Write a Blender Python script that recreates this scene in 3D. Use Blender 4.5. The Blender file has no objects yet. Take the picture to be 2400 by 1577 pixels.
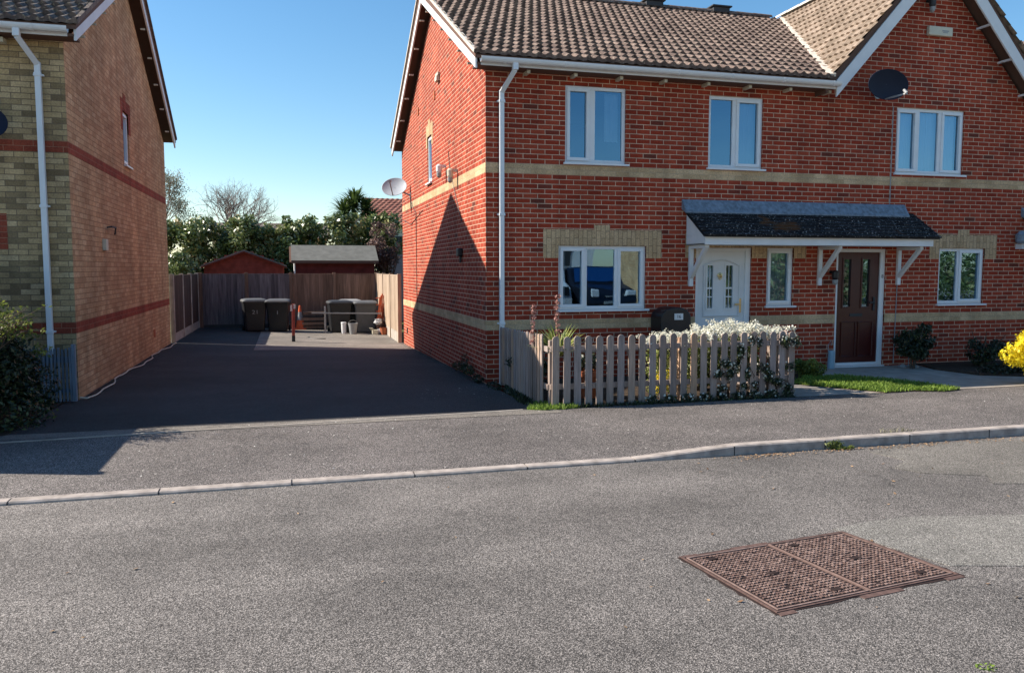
import bpy, math, random
import numpy as np
from mathutils import Vector, Matrix
random.seed(7); RG = np.random.default_rng(11)
S = bpy.context.scene; COL = S.collection
rad = math.radians

# ------------------------------------------------------------------ camera
cam = bpy.data.cameras.new('camera'); camo = bpy.data.objects.new('camera', cam); COL.objects.link(camo)
YAW, PIT = .2706, -.0837
camo.location = (-2.946, -12.114, 1.744)
camo.rotation_euler = (math.pi/2 + PIT, 0, -YAW)
cam.sensor_fit = 'HORIZONTAL'; cam.sensor_width = 36; cam.lens = 36*1902/2400
cam.clip_start = .05; cam.clip_end = 2000
S.camera = camo
S.render.resolution_x, S.render.resolution_y = 1024, 672

# ------------------------------------------------------------------ sky, sun, exposure
SUN = Vector((-.759, .258, .597)).normalized()
W = bpy.data.worlds.new('World'); S.world = W; W.use_nodes = True
wn = W.node_tree.nodes; wl = W.node_tree.links
sky = wn.new('ShaderNodeTexSky'); sky.sky_type = 'NISHITA'; sky.sun_disc = False
sky.sun_elevation = math.asin(SUN.z); sky.sun_rotation = math.atan2(SUN.x, SUN.y)
sky.altitude = 0; sky.air_density = 1.0; sky.dust_density = .3; sky.ozone_density = 2.0
hs = wn.new('ShaderNodeHueSaturation'); hs.inputs['Saturation'].default_value = 1.25; hs.inputs['Hue'].default_value = .495
wl.new(sky.outputs[0], hs.inputs['Color']); wl.new(hs.outputs[0], wn['Background'].inputs[0]); wn['Background'].inputs[1].default_value = .094
sl = bpy.data.lights.new('sun', 'SUN'); sl.energy = 5.0; sl.angle = rad(.5); sl.color = (1, .90, .77)
so = bpy.data.objects.new('sun', sl); COL.objects.link(so)
so.rotation_euler = SUN.to_track_quat('Z', 'Y').to_euler()
S.view_settings.view_transform = 'Standard'; S.view_settings.look = 'None'
S.view_settings.exposure = .92; S.view_settings.gamma = 1; S.view_settings.use_curve_mapping = False
S.cycles.max_bounces = 6

# ------------------------------------------------------------------ mesh helpers
class MB:
    def __init__(s): s.v = []; s.f = []; s.r = []; s.n = 0
    def add(s, V, Fs, r=None):
        b = s.n; s.v.extend([tuple(p) for p in V]); s.n += len(V)
        for q in Fs: s.f.append(tuple(b+i for i in q)); s.r.append(random.random() if r is None else r)
        return s
    def box(s, x0, x1, y0, y1, z0, z1, r=None, T=None):
        V = [(x, y, z) for z in (z0, z1) for y in (y0, y1) for x in (x0, x1)]
        if T: V = [T(*p) for p in V]
        return s.add(V, [(0,2,3,1),(4,5,7,6),(0,1,5,4),(2,6,7,3),(0,4,6,2),(1,3,7,5)], random.random() if r is None else r)
    def prism(s, poly, fn0, fn1, r=None):       # poly 2D points, fn0/fn1 map them to both caps
        n = len(poly); V = [fn0(*p) for p in poly] + [fn1(*p) for p in poly]
        Fs = [tuple(range(n))[::-1], tuple(range(n, 2*n))] + [(i, (i+1) % n, n+(i+1) % n, n+i) for i in range(n)]
        return s.add(V, Fs, r)
    def tube(s, pts, rr, k=8, r=None, cap=True):
        pts = [Vector(p) for p in pts]; n = len(pts)
        rr = rr if isinstance(rr, (list, tuple)) else [rr]*n
        V = []
        for i, p in enumerate(pts):
            d = (pts[min(i+1, n-1)] - pts[max(i-1, 0)]).normalized()
            a = d.orthogonal().normalized() if abs(d.z) > .9 or n == 2 else d.cross(Vector((0, 0, 1))).normalized()
            c = d.cross(a)
            for j in range(k):
                t = 2*math.pi*j/k; V.append(p + (a*math.cos(t) + c*math.sin(t))*rr[i])
        Fs = [(i*k+j, i*k+(j+1) % k, (i+1)*k+(j+1) % k, (i+1)*k+j) for i in range(n-1) for j in range(k)]
        if cap: Fs += [tuple(range(k))[::-1], tuple(range((n-1)*k, n*k))]
        return s.add(V, Fs, r)
    def beam(s, p, q, w, h, up=(0, 0, 1), r=None):
        p, q = Vector(p), Vector(q); d = (q-p).normalized(); u = Vector(up); a = d.cross(u).normalized()*w/2; c = a.cross(d).normalized()*h/2
        V = [e + sa*a + sc*c for e in (p, q) for sa, sc in ((-1,-1),(1,-1),(1,1),(-1,1))]
        return s.add(V, [(0,1,2,3)[::-1],(4,5,6,7),(0,1,5,4),(1,2,6,5),(2,3,7,6),(3,0,4,7)], r)
    def lathe(s, prof, c, k=20, r=None, M=None, cap=True):
        V = [(rr*math.cos(2*math.pi*j/k), rr*math.sin(2*math.pi*j/k), z) for rr, z in prof for j in range(k)]
        V = [(M @ Vector(p) if M else Vector(p)) + Vector(c) for p in V]; n = len(prof)
        Fs = [(i*k+j, i*k+(j+1) % k, (i+1)*k+(j+1) % k, (i+1)*k+j) for i in range(n-1) for j in range(k)]
        if cap: Fs += [tuple(range(k))[::-1], tuple(range((n-1)*k, n*k))]
        return s.add(V, Fs, r)
BASE = {}
def obj(name, mb, mat, parent=None, base=None, smooth=False, bevel=0):
    b = Vector(base) if base is not None else (BASE[parent.name] if parent else Vector((0, 0, 0)))
    me = bpy.data.meshes.new(name)
    if isinstance(mb, MB):
        me.from_pydata([(p[0]-b.x, p[1]-b.y, p[2]-b.z) for p in mb.v], [], mb.f)
        rr = np.array(mb.r, 'f')
    else:
        V, Q, rr = mb
        V = V - np.array(b); me.vertices.add(len(V)); me.vertices.foreach_set('co', V.astype('f').ravel())
        me.loops.add(Q.size); me.loops.foreach_set('vertex_index', Q.astype('i').ravel())
        me.polygons.add(len(Q)); me.polygons.foreach_set('loop_start', np.arange(0, Q.size, Q.shape[1], dtype='i'))
        me.update(calc_edges=True)
    at = me.attributes.new('rnd', 'FLOAT', 'FACE'); at.data.foreach_set('value', rr.astype('f'))
    me.materials.append(mat)
    if smooth: me.polygons.foreach_set('use_smooth', [True]*len(me.polygons))
    o = bpy.data.objects.new(name, me); COL.objects.link(o)
    if parent: o.parent = parent
    else: o.location = b
    BASE[o.name] = b
    if bevel:
        m = o.modifiers.new('bevel', 'BEVEL'); m.width = bevel; m.segments = 2; m.limit_method = 'ANGLE'
    return o
def tag(o, label=None, cat=None, group=None, kind=None):
    for k_, v_ in (('label', label), ('category', cat), ('group', group), ('kind', kind)):
        if v_: o[k_] = v_
    return o
def thing(name, base, label, cat, group=None):
    o = bpy.data.objects.new(name, None); COL.objects.link(o); o.location = base; o.empty_display_size = .2
    BASE[o.name] = Vector(base); return tag(o, label, cat, group)
def struct(name, mb, mat, smooth=False): return tag(obj(name, mb, mat, smooth=smooth), kind='structure')

# ------------------------------------------------------------------ material helpers
class NT:
    def __init__(s, name):
        s.m = bpy.data.materials.new(name); s.m.use_nodes = True; s.t = s.m.node_tree; s.p = s.t.nodes['Principled BSDF']
    def n(s, typ, **kw):
        nd = s.t.nodes.new('ShaderNode'+typ)
        for k_, v_ in kw.items():
            if k_.startswith('_'): setattr(nd, k_[1:], v_)
            else:
                key = k_.replace('__', ' ')
                nd.inputs[int(key[1:]) if key[0] == 'i' and key[1:].isdigit() else key].default_value = v_
        return nd
    def l(s, a, b): s.t.links.new(a, b)
    def math(s, op, a, b=None, c=None, clamp=False):
        nd = s.t.nodes.new('ShaderNodeMath'); nd.operation = op; nd.use_clamp = clamp
        for i, q in enumerate((a, b, c)):
            if q is None: continue
            if isinstance(q, (int, float)): nd.inputs[i].default_value = q
            else: s.l(q, nd.inputs[i])
        return nd.outputs[0]
    def mix(s, f, a, b, mode='MIX'):
        nd = s.t.nodes.new('ShaderNodeMix'); nd.data_type = 'RGBA'; nd.blend_type = mode
        for i, q in ((0, f), (6, a), (7, b)):
            if isinstance(q, (int, float)): nd.inputs[i].default_value = q
            elif isinstance(q, tuple): nd.inputs[i].default_value = (*q, 1)
            else: s.l(q, nd.inputs[i])
        return nd.outputs[2]
    def ramp(s, f, stops, interp='LINEAR'):
        nd = s.t.nodes.new('ShaderNodeValToRGB'); cr = nd.color_ramp; cr.interpolation = interp
        while len(cr.elements) > 1: cr.elements.remove(cr.elements[-1])
        for i, (p_, c_) in enumerate(stops):
            e = cr.elements[0] if i == 0 else cr.elements.new(p_)
            e.position = p_; e.color = (*c_, 1) if isinstance(c_, tuple) else (c_, c_, c_, 1)
        s.l(f, nd.inputs[0]); return nd.outputs[0]
    def noise(s, scale, detail=3, vec=None, rough=.55, dist=0):
        nd = s.n('TexNoise', Scale=scale, Detail=detail, Roughness=rough, Distortion=dist)
        s.l(vec if vec is not None else s.pos(), nd.inputs['Vector']); return nd.outputs['Fac']
    def pos(s):
        if not hasattr(s, '_g'): s._g = s.n('NewGeometry')
        return s._g.outputs['Position']
    def rnd(s):
        nd = s.n('Attribute', _attribute_name='rnd'); return nd.outputs['Fac']
    def bump(s, h, strength=.5, dist=.01):
        nd = s.n('Bump', Strength=strength, Distance=dist); s.l(h, nd.inputs['Height']); s.l(nd.outputs[0], s.p.inputs['Normal'])
    def col(s, c):
        if isinstance(c, tuple): s.p.inputs['Base Color'].default_value = (*c, 1)
        else: s.l(c, s.p.inputs['Base Color'])
    def set(s, rough=.8, spec=.3, metal=0):
        s.p.inputs['Roughness'].default_value = rough; s.p.inputs['Specular IOR Level'].default_value = spec; s.p.inputs['Metallic'].default_value = metal
        return s.m
def plain(name, c, rough=.6, spec=.4, metal=0, var=.12, scale=6, bump=0):
    k = NT(name); f = k.noise(scale, 4)
    k.col(k.mix(1.0, c, k.ramp(f, [(.25, 1-var), (.75, 1+var*.5)]), 'MULTIPLY'))
    if bump: k.bump(k.noise(scale*8, 3), .4, bump)
    return k.set(rough, spec, metal)
def brick(name, stops, mortar, bw=.225, rh=.075, ms=.0055, zoff=.942, dirt=.25, rot=False, blot=None):
    k = NT(name); g = k.n('NewGeometry'); k._g = g
    sp = k.n('SeparateXYZ'); k.l(g.outputs['Position'], sp.inputs[0])
    sn = k.n('SeparateXYZ'); k.l(g.outputs['True Normal'], sn.inputs[0])
    side = k.math('GREATER_THAN', k.math('ABSOLUTE', sn.outputs[0]), .6)
    u = k.math('ADD', k.math('MULTIPLY', sp.outputs[0], k.math('SUBTRACT', 1, side)), k.math('MULTIPLY', sp.outputs[1], side))
    v = k.math('ADD', sp.outputs[2], 75-zoff)
    u = k.math('ADD', u, 45)
    cb = k.n('CombineXYZ'); k.l(v if rot else u, cb.inputs[0]); k.l(u if rot else v, cb.inputs[1])
    br = k.n('TexBrick', Scale=1, Color1=(0, 0, 0, 1), Color2=(1, 1, 1, 1), Mortar=(.5, .5, .5, 1))
    br.inputs['Mortar Size'].default_value = ms; br.inputs['Mortar Smooth'].default_value = .25; br.inputs['Brick Width'].default_value = bw; br.inputs['Row Height'].default_value = rh
    k.l(cb.outputs[0], br.inputs['Vector'])
    rv = k.n('RGBToBW'); k.l(br.outputs['Color'], rv.inputs[0])
    base = k.ramp(rv.outputs[0], stops, 'LINEAR')
    fine = k.ramp(k.noise(45, 4), [(.3, .72), (.7, 1.2)])
    base = k.mix(1.0, base, fine, 'MULTIPLY')
    mo = k.mix(1.0, mortar, k.ramp(k.noise(9, 4), [(.3, .78), (.72, 1.1)]), 'MULTIPLY')
    c = k.mix(br.outputs['Fac'], base, mo)
    big = k.ramp(k.noise(1.1, 5, rough=.65), [(.3, 1-dirt), (.65, 1.08)])
    c = k.mix(1.0, c, big, 'MULTIPLY')
    mp = k.n('Mapping'); mp.inputs['Scale'].default_value = (3.2, 3.2, .22); k.l(k.pos(), mp.inputs[0])
    c = k.mix(1.0, c, k.ramp(k.noise(1.0, 4, mp.outputs[0]), [(.35, .84), (.62, 1.06)]), 'MULTIPLY')
    if blot: c = k.mix(k.ramp(k.noise(blot[1], 5, rough=.7), [(.52, 0), (.7, blot[2])]), c, blot[0])
    k.col(c)
    h = k.math('ADD', k.math('MULTIPLY', k.math('SUBTRACT', 1, br.outputs['Fac']), 1.0), k.math('MULTIPLY', k.noise(70, 3), .35))
    k.bump(h, .8, .006)
    return k.set(.88, .2)

RED = [(0, (.15, .04, .026)), (.03, (.21, .042, .026)), (.09, (.28, .038, .018)), (.45, (.35, .048, .022)), (.8, (.40, .072, .036)), (.95, (.34, .055, .028)), (1, (.26, .042, .022))]
M = {}
M['red'] = brick('red_brick', RED, (.70, .49, .35), bw=.235, ms=.0060, dirt=.2)
M['buff'] = brick('buff_brick', [(0, (.50, .34, .19)), (1, (.64, .45, .27))], (.56, .42, .28), bw=.235, ms=.004, dirt=.2)
M['buffs'] = brick('buff_soldier_brick', [(0, (.50, .34, .19)), (1, (.64, .45, .27))], (.24, .16, .10), bw=.225, rh=.075, ms=.004, dirt=.2, rot=True)
M['yel'] = brick('yellow_stock_brick', [(0, (.22, .155, .085)), (.3, (.44, .31, .16)), (.7, (.56, .40, .21)), (1, (.64, .47, .27))], (.24, .175, .115), bw=.235, dirt=.42, blot=((.15, .115, .075), 2.3, .45))
M['tan'] = brick('tan_brick', [(0, (.50, .30, .16)), (.5, (.60, .385, .21)), (1, (.66, .46, .27))], (.38, .22, .12), bw=.235, dirt=.3, blot=((.30, .18, .10), 1.7, .3))
M['redb'] = brick('deep_red_brick', [(0, (.27, .06, .035)), (1, (.35, .08, .045))], (.42, .22, .14), bw=.235, ms=.004)
M['upvc'] = plain('white_upvc', (.74, .76, .78), .35, .5, var=.05)
M['white'] = plain('white_paint', (.72, .73, .74), .5, .4, var=.1, scale=3)
M['cream'] = plain('cream_plastic', (.62, .58, .46), .5, .4)
M['black'] = plain('black_plastic', (.009, .010, .013), .42, .5, var=.3)
M['dark'] = plain('dark_grey', (.035, .037, .042), .6, .4, var=.3)
M['dgrey'] = plain('grey_plastic', (.11, .112, .115), .55, .4, var=.2)
M['lgrey'] = plain('light_grey_plastic', (.30, .31, .32), .5, .4)
M['soffit'] = plain('brown_soffit', (.14, .08, .06), .8, .2)
M['lead'] = plain('lead_flashing', (.20, .25, .31), .55, .5, var=.55, scale=16)
M['dish'] = plain('dish_grey', (.34, .40, .46), .5, .5)
M['dishd'] = plain('dish_dark', (.016, .022, .042), .7, .15)
M['metal'] = plain('galvanised_metal', (.5, .5, .5), .4, .5, .8)
M['maroon'] = plain('maroon_door', (.06, .007, .006), .35, .5, var=.1)
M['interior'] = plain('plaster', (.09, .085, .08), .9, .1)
M['net'] = plain('net_curtain', (.42, .47, .52), .9, .1, var=.1, scale=3)
M['soil'] = plain('soil', (.065, .048, .036), .95, .1, var=.5, scale=12, bump=.02)
M['gold'] = plain('brass', (.65, .5, .25), .3, .5, .9)
M['blue'] = plain('blue_glaze', (.24, .38, .47), .3, .5)
M['blind'] = plain('pale_blind', (.72, .80, .80), .9, .1, var=.08, scale=3)
M['orange'] = plain('orange_plastic', (.75, .14, .05), .5, .4)
M['rpost'] = plain('red_oxide_paint', (.36, .07, .05), .6, .4, var=.4)
M['terra'] = plain('terracotta', (.42, .13, .06), .8, .2)
M['bark'] = plain('bark', (.12, .09, .07), .95, .1, var=.4, scale=10)
M['twig'] = plain('twig', (.24, .185, .165), .95, .1, var=.3)
M['wred'] = plain('red_stained_boards', (.26, .055, .04), .8, .2, var=.4, scale=5)
M['wmar'] = plain('maroon_stained_boards', (.13, .028, .025), .8, .2, var=.4, scale=5)
M['felt'] = plain('roofing_felt', (.165, .165, .15), .95, .1, var=.25, scale=5, bump=.01)
M['mortar'] = plain('pale_mortar', (.62, .56, .48), .9, .2, var=.3, scale=9)
M['rubber'] = plain('rubber', (.02, .02, .02), .8, .2)
M['carp'] = plain('car_paint', (.012, .014, .022), .15, .6)
M['carw'] = plain('white_car_paint', (.7, .7, .72), .25, .6)

def rndmat(name, stops, rough=.8, spec=.25, nscale=20, nvar=.25, bump=0, stretch=None, translucent=0):
    k = NT(name); c = k.ramp(k.rnd(), stops)
    if stretch:
        mp = k.n('Mapping'); mp.inputs['Scale'].default_value = stretch; k.l(k.pos(), mp.inputs[0]); f = k.noise(nscale, 4, mp.outputs[0])
    else: f = k.noise(nscale, 4)
    c = k.mix(1.0, c, k.ramp(f, [(.3, 1-nvar), (.7, 1+nvar*.6)]), 'MULTIPLY'); k.col(c)
    if bump: k.bump(f, .5, bump)
    k.set(rough, spec)
    if translucent:
        tr = k.n('BsdfTranslucent'); k.l(c, tr.inputs[0]); mx = k.n('MixShader'); mx.inputs[0].default_value = translucent
        k.l(k.p.outputs[0], mx.inputs[1]); k.l(tr.outputs[0], mx.inputs[2]); k.l(mx.outputs[0], k.t.nodes['Material Output'].inputs[0])
    return k.m
# roof tiles: per-tile tone plus lichen specks
def tilemat(name, stops, lichen, amount=.5, spot=28, extra=None, thr=.56):
    k = NT(name); c = k.ramp(k.rnd(), stops)
    c = k.mix(1.0, c, k.ramp(k.noise(14, 4), [(.3, .7), (.7, 1.2)]), 'MULTIPLY')
    c = k.mix(k.ramp(k.noise(spot, 3, rough=.6), [(thr, 0), (thr+.09, amount)]), c, lichen)
    if extra: c = k.mix(k.ramp(k.noise(extra[1], 3), [(extra[2], 0), (extra[2]+.07, .8)]), c, extra[0])
    k.col(c); k.bump(k.noise(90, 3), .5, .004); return k.set(.9, .2)
M['tile'] = tilemat('brown_roof_tile', [(0, (.10, .072, .062)), (.5, (.145, .105, .089)), (1, (.21, .155, .13))], (.38, .32, .25), .5, 22)
M['tileb'] = tilemat('tan_roof_tile', [(0, (.20, .15, .11)), (.5, (.27, .205, .155)), (1, (.35, .27, .21))], (.45, .37, .27), .3, 22)
M['tilel'] = tilemat('dark_lichen_roof_tile', [(0, (.10, .08, .075)), (1, (.20, .16, .14))], (.42, .36, .25), .6, 20)
M['tilec'] = tilemat('black_canopy_tile', [(0, (.012, .012, .014)), (1, (.035, .034, .036))], (.5, .5, .5), .95, 30, extra=((.12, .05, .018), 1.8, .60), thr=.60)
M['tilef'] = tilemat('far_red_tile', [(0, (.22, .09, .07)), (1, (.33, .15, .11))], (.3, .2, .15), .2, 8)
M['picket'] = rndmat('weathered_picket', [(0, (.24, .185, .16)), (.35, (.34, .265, .225)), (.6, (.30, .25, .235)), (.85, (.38, .29, .24)), (1, (.42, .27, .18))], nscale=3, nvar=.3, bump=.003, stretch=(14, 14, 1))
M['board'] = rndmat('brown_fence_board', [(0, (.17, .105, .075)), (.5, (.22, .135, .095)), (1, (.29, .18, .13))], nscale=2.5, nvar=.35, bump=.004, stretch=(10, 10, .8))
M['boardg'] = rndmat('grey_fence_board', [(0, (.10, .085, .09)), (.5, (.15, .125, .13)), (1, (.21, .18, .185))], nscale=2.5, nvar=.45, bump=.004, stretch=(10, 10, .8))
M['boardd'] = rndmat('dark_brown_fence_board', [(0, (.055, .032, .024)), (1, (.10, .06, .045))], nscale=2.5, nvar=.35, bump=.004, stretch=(10, 10, .8))
M['boardl'] = rndmat('sunbleached_fence_board', [(0, (.30, .22, .16)), (.5, (.38, .29, .21)), (1, (.46, .35, .26))], nscale=2.5, nvar=.35, bump=.004, stretch=(10, 10, .8))
M['concpost'] = plain('concrete_post', (.42, .38, .33), .9, .2, var=.35, scale=5, bump=.004)
M['slat'] = rndmat('blue_grey_slats', [(0, (.10, .13, .17)), (1, (.20, .25, .31))], nscale=4, nvar=.3, stretch=(10, 10, 1))
M['iron'] = rndmat('rusty_iron', [(0, (.14, .085, .07)), (1, (.26, .18, .155))], .75, .4, 30, .35, bump=.002)
M['ironf'] = plain('dark_iron_frame', (.13, .08, .068), .8, .3, var=.5, scale=30)
M['irond'] = plain('rusty_recess', (.035, .022, .02), .9, .2, var=.4, scale=25)
LT = .35
M['laurel'] = rndmat('laurel_leaf', [(0, (.03, .055, .018)), (.30, (.085, .13, .04)), (.6, (.20, .25, .08)), (.82, (.38, .37, .15)), (1, (.58, .42, .27))], .35, .6, 1.2, .4, translucent=.2)
M['darkleaf'] = rndmat('dark_leaf', [(0, (.010, .018, .009)), (.75, (.026, .042, .017)), (1, (.11, .14, .045))], .45, .5, 6, .3, translucent=.2)
M['lime'] = rndmat('lime_leaf', [(0, (.06, .09, .02)), (1, (.26, .30, .06))], .5, .4, 6, .2, translucent=LT)
M['yellow'] = rndmat('golden_leaf', [(0, (.70, .54, .02)), (.8, (.88, .74, .03)), (1, (.55, .58, .06))], .5, .4, 8, .2, translucent=LT)
M['brownleaf'] = rndmat('brown_leaf', [(0, (.07, .04, .035)), (.6, (.17, .10, .085)), (1, (.34, .24, .2))], .7, .3, 5, .3, translucent=.2)
M['palm'] = rndmat('sword_leaf', [(0, (.03, .06, .018)), (1, (.13, .19, .05))], .5, .4, 3, .3, translucent=.25)
M['yucca'] = rndmat('striped_sword_leaf', [(0, (.10, .16, .03)), (.5, (.30, .36, .08)), (1, (.72, .70, .34))], .5, .4, 6, .2, translucent=LT)
M['petal'] = rndmat('white_petal', [(0, (.62, .62, .50)), (1, (.85, .84, .76))], .6, .3, 8, .1, translucent=LT)
M['pink'] = rndmat('pink_petal', [(0, (.30, .13, .11)), (1, (.58, .34, .30))], .6, .3, 8, .1, translucent=LT)
M['grass'] = rndmat('grass_blade', [(0, (.08, .15, .02)), (1, (.28, .40, .07))], .6, .3, 4, .3, translucent=LT)
M['paleleaf'] = rndmat('pale_young_leaf', [(0, (.16, .16, .10)), (1, (.36, .33, .24))], .6, .3, 4, .3, translucent=.3)
M['dryleaf'] = rndmat('fallen_leaf', [(0, (.16, .09, .05)), (1, (.4, .27, .16))], .8, .2, 6, .2)
M['chip'] = rndmat('pale_stone_chip', [(0, (.35, .33, .30)), (1, (.68, .66, .62))], .85, .2, 6, .2)

# glass: real pane, partly mirror, partly clear
def glass(name, refl=.2, tint=(.80, .86, .88)):
    k = NT(name); nt = k.t; nt.nodes.remove(k.p)
    tr = k.n('BsdfTransparent'); tr.inputs[0].default_value = (*tint, 1)
    gl = k.n('BsdfGlossy'); gl.inputs[0].default_value = (.42, .72, 1, 1); gl.inputs['Roughness'].default_value = .012
    bp = k.n('Bump', Strength=.12, Distance=.02); k.l(k.noise(1.6, 1), bp.inputs['Height']); k.l(bp.outputs[0], gl.inputs['Normal'])
    fr = k.n('Fresnel', IOR=1.55); f = k.math('ADD', k.math('MULTIPLY', fr.outputs[0], 1.2), refl, clamp=True)
    mx = k.n('MixShader'); k.l(f, mx.inputs[0]); k.l(tr.outputs[0], mx.inputs[1]); k.l(gl.outputs[0], mx.inputs[2])
    k.l(mx.outputs[0], nt.nodes['Material Output'].inputs[0]); return k.m
M['glass'] = glass('window_glass', .19, (.62, .72, .78))
M['glassd'] = glass('door_glass', .16, (.5, .58, .58))

# asphalt
def asphalt(name, lo, mid, hi, tint, cell=95, patch=None, chips=.0):
    k = NT(name)
    vo = k.n('TexVoronoi', Scale=cell*2.1); k.l(k.pos(), vo.inputs['Vector'])
    bw = k.n('RGBToBW'); k.l(vo.outputs['Color'], bw.inputs[0])
    c = k.ramp(bw.outputs[0], [(.25, lo), (.5, mid), (.72, hi), (.8, tuple(min(1, q*1.5) for q in hi))])
    c = k.mix(1.0, c, k.ramp(k.noise(260, 2), [(.3, .75), (.7, 1.25)]), 'MULTIPLY')
    c = k.mix(1.0, c, k.ramp(k.noise(.55, 5, rough=.62), [(.32, tuple(q*.74 for q in tint)), (.68, tuple(q*1.2 for q in tint))]), 'MULTIPLY')
    c = k.mix(1.0, c, k.ramp(k.noise(5, 4), [(.3, .9), (.7, 1.08)]), 'MULTIPLY')
    st = k.ramp(k.noise(1.3, 6, rough=.7, dist=.6), [(.60, 0), (.70, .25)]); c = k.mix(st, c, tuple(q*.55 for q in mid))
    mp = k.n('Mapping'); mp.inputs['Scale'].default_value = (.12, 1.0, 1); k.l(k.pos(), mp.inputs[0])
    c = k.mix(1.0, c, k.ramp(k.noise(1.1, 3, mp.outputs[0]), [(.35, .86), (.65, 1.1)]), 'MULTIPLY')
    vc = k.n('TexVoronoi', Scale=.45, _feature='DISTANCE_TO_EDGE'); ns = k.n('TexNoise', Scale=3, Detail=5); k.l(k.pos(), ns.inputs['Vector'])
    vm_ = k.n('VectorMath', _operation='ADD'); k.l(k.pos(), vm_.inputs[0]); sc_ = k.n('VectorMath', _operation='SCALE'); sc_.inputs['Scale'].default_value = .5; k.l(ns.outputs['Color'], sc_.inputs[0]); k.l(sc_.outputs[0], vm_.inputs[1]); k.l(vm_.outputs[0], vc.inputs['Vector'])
    cr = k.math('MULTIPLY', k.ramp(vc.outputs['Distance'], [(0, 1), (.006, 0)]), k.ramp(k.noise(.8, 2), [(.5, 0), (.6, .55)])); c = k.mix(cr, c, tuple(q*.3 for q in mid))
    k.col(c); k.bump(k.math('ADD', vo.outputs['Distance'], k.math('MULTIPLY', k.noise(160, 2), .5)), .5, .004)
    return k.set(.85, .35)
M['road'] = asphalt('road_asphalt', (.038, .036, .0345), (.104, .097, .092), (.235, .221, .211), (1, .97, .94))
M['roadp'] = asphalt('pale_asphalt_patch', (.074, .070, .064), (.150, .143, .132), (.27, .257, .24), (1, .99, .96))
M['pave'] = asphalt('pavement_asphalt', (.034, .032, .0315), (.088, .082, .080), (.22, .205, .198), (1, .96, .93), 80)
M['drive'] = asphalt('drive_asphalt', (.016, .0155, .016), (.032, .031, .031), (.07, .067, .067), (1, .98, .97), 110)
M['drivel'] = asphalt('pale_drive_asphalt', (.10, .092, .082), (.18, .166, .148), (.26, .242, .22), (1, .97, .94), 110)  # paler drive mix, for the painted sun patch and the threshold
M['conc'] = plain('concrete_paving', (.36, .32, .28), .9, .2, var=.35, scale=4, bump=.004)
M['kerb'] = plain('kerb_concrete', (.40, .35, .315), .9, .2, var=.45, scale=9, bump=.004)
M['ground'] = plain('rough_ground', (.10, .12, .05), .95, .1, var=.5, scale=.6)

# ------------------------------------------------------------------ ground, road, kerb, pavement, drive
def ktop(x): return 0.0 if x < .1 else (.066 if x > 1.12 else .066*(x-.1)/1.02)
def grid(xs, ys, zf):
    m = MB(); V = [(x, y, zf(x, y)) for y in ys for x in xs]; nx = len(xs)
    m.add(V, [(j*nx+i, j*nx+i+1, (j+1)*nx+i+1, (j+1)*nx+i) for j in range(len(ys)-1) for i in range(nx-1)]); return m
struct('ground', grid([-400, 400], [-400, 400], lambda x, y: -.34), M['ground'])
struct('road', grid(list(np.linspace(-60, 60, 61)), list(np.linspace(-13.8, -5.34, 9)), lambda x, y: -.025), M['road'])
struct('pavement', grid(sorted(list(np.linspace(-60, 60, 41)) + [.1, .4, .7, 1.12]), list(np.linspace(-5.25, -2.62, 6)) ,
       lambda x, y: (ktop(x)-.004)*max(0, min(1, (-2.62-y)/2.6)) + .0), M['pave'])
struct('opposite_pavement', grid([-60, 60], [-16.2, -13.8], lambda x, y: .0), M['pave'])
struct('opposite_forecourt', grid([-60, 60], [-40, -16.2], lambda x, y: -.004), M['conc'])
kb = MB(); kx = [-30+i for i in range(26)] + [-3.95, -2.94, -1.93, -.93, .1, 1.12, 2.12, 3.12, 4.12, 5.12, 6.12] + [7.12+i for i in range(25)]
for a, b in zip(kx[:-1], kx[1:]):
    a2, b2 = a+.006, b-.006; za, zb = ktop(a2), ktop(b2); r = random.random()
    V = []
    for x, z in ((a2, za), (b2, zb)):
        V += [(x, -5.37, -.12), (x, -5.362, z-.012), (x, -5.35, z), (x, -5.252, z+.002), (x, -5.25, -.12)]
    kb.add(V, [(0,1,2,3,4)[::-1], (5,6,7,8,9)] + [(i, (i+1) % 5, 5+(i+1) % 5, 5+i) for i in range(5)], r)
struct('kerb', kb, M['kerb'])
jb = MB()
for a in kx: jb.box(a-.006, a+.006, -5.363, -5.253, -.12, ktop(a)-.006)
struct('kerb_joint', jb, M['dark'])
def dz(x, y):
    t = max(0, min(1, (y+2.7)/2.7)); u = max(0, min(1, y/8.5)); w = max(0, min(1, (x+5.7)/5.7))
    return -.04*t - u*(.04 + .145*w)
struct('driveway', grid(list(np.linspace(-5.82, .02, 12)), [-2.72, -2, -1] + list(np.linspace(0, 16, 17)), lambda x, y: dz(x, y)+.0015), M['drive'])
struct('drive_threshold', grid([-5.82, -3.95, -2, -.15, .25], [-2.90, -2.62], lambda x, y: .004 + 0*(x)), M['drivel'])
es = MB()
for i in range(12):
    x0, x1 = -5.8+i*.47, -5.8+(i+1)*.47-.004; y = lambda x: -2.88+(x+4)*.075
    es.prism([(x0, y(x0)-.02), (x1, y(x1)-.02), (x1, y(x1)+.02), (x0, y(x0)+.02)], lambda a, b: (a, b, -.02), lambda a, b: (a, b, .0085))
struct('edging_strip', es, M['conc'])
struct('painted_sun_patch', grid(list(np.linspace(-3.7, .0, 6)), list(np.linspace(7.2, 14.4, 8)), lambda x, y: dz(x, y)+.006), M['drivel'])  # brighter sheet paints the sunlit patch into the drive colour
struct('garden_bed', grid([.2, 3.7], [-2.62, 0], lambda x, y: .004), M['soil'])
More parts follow.
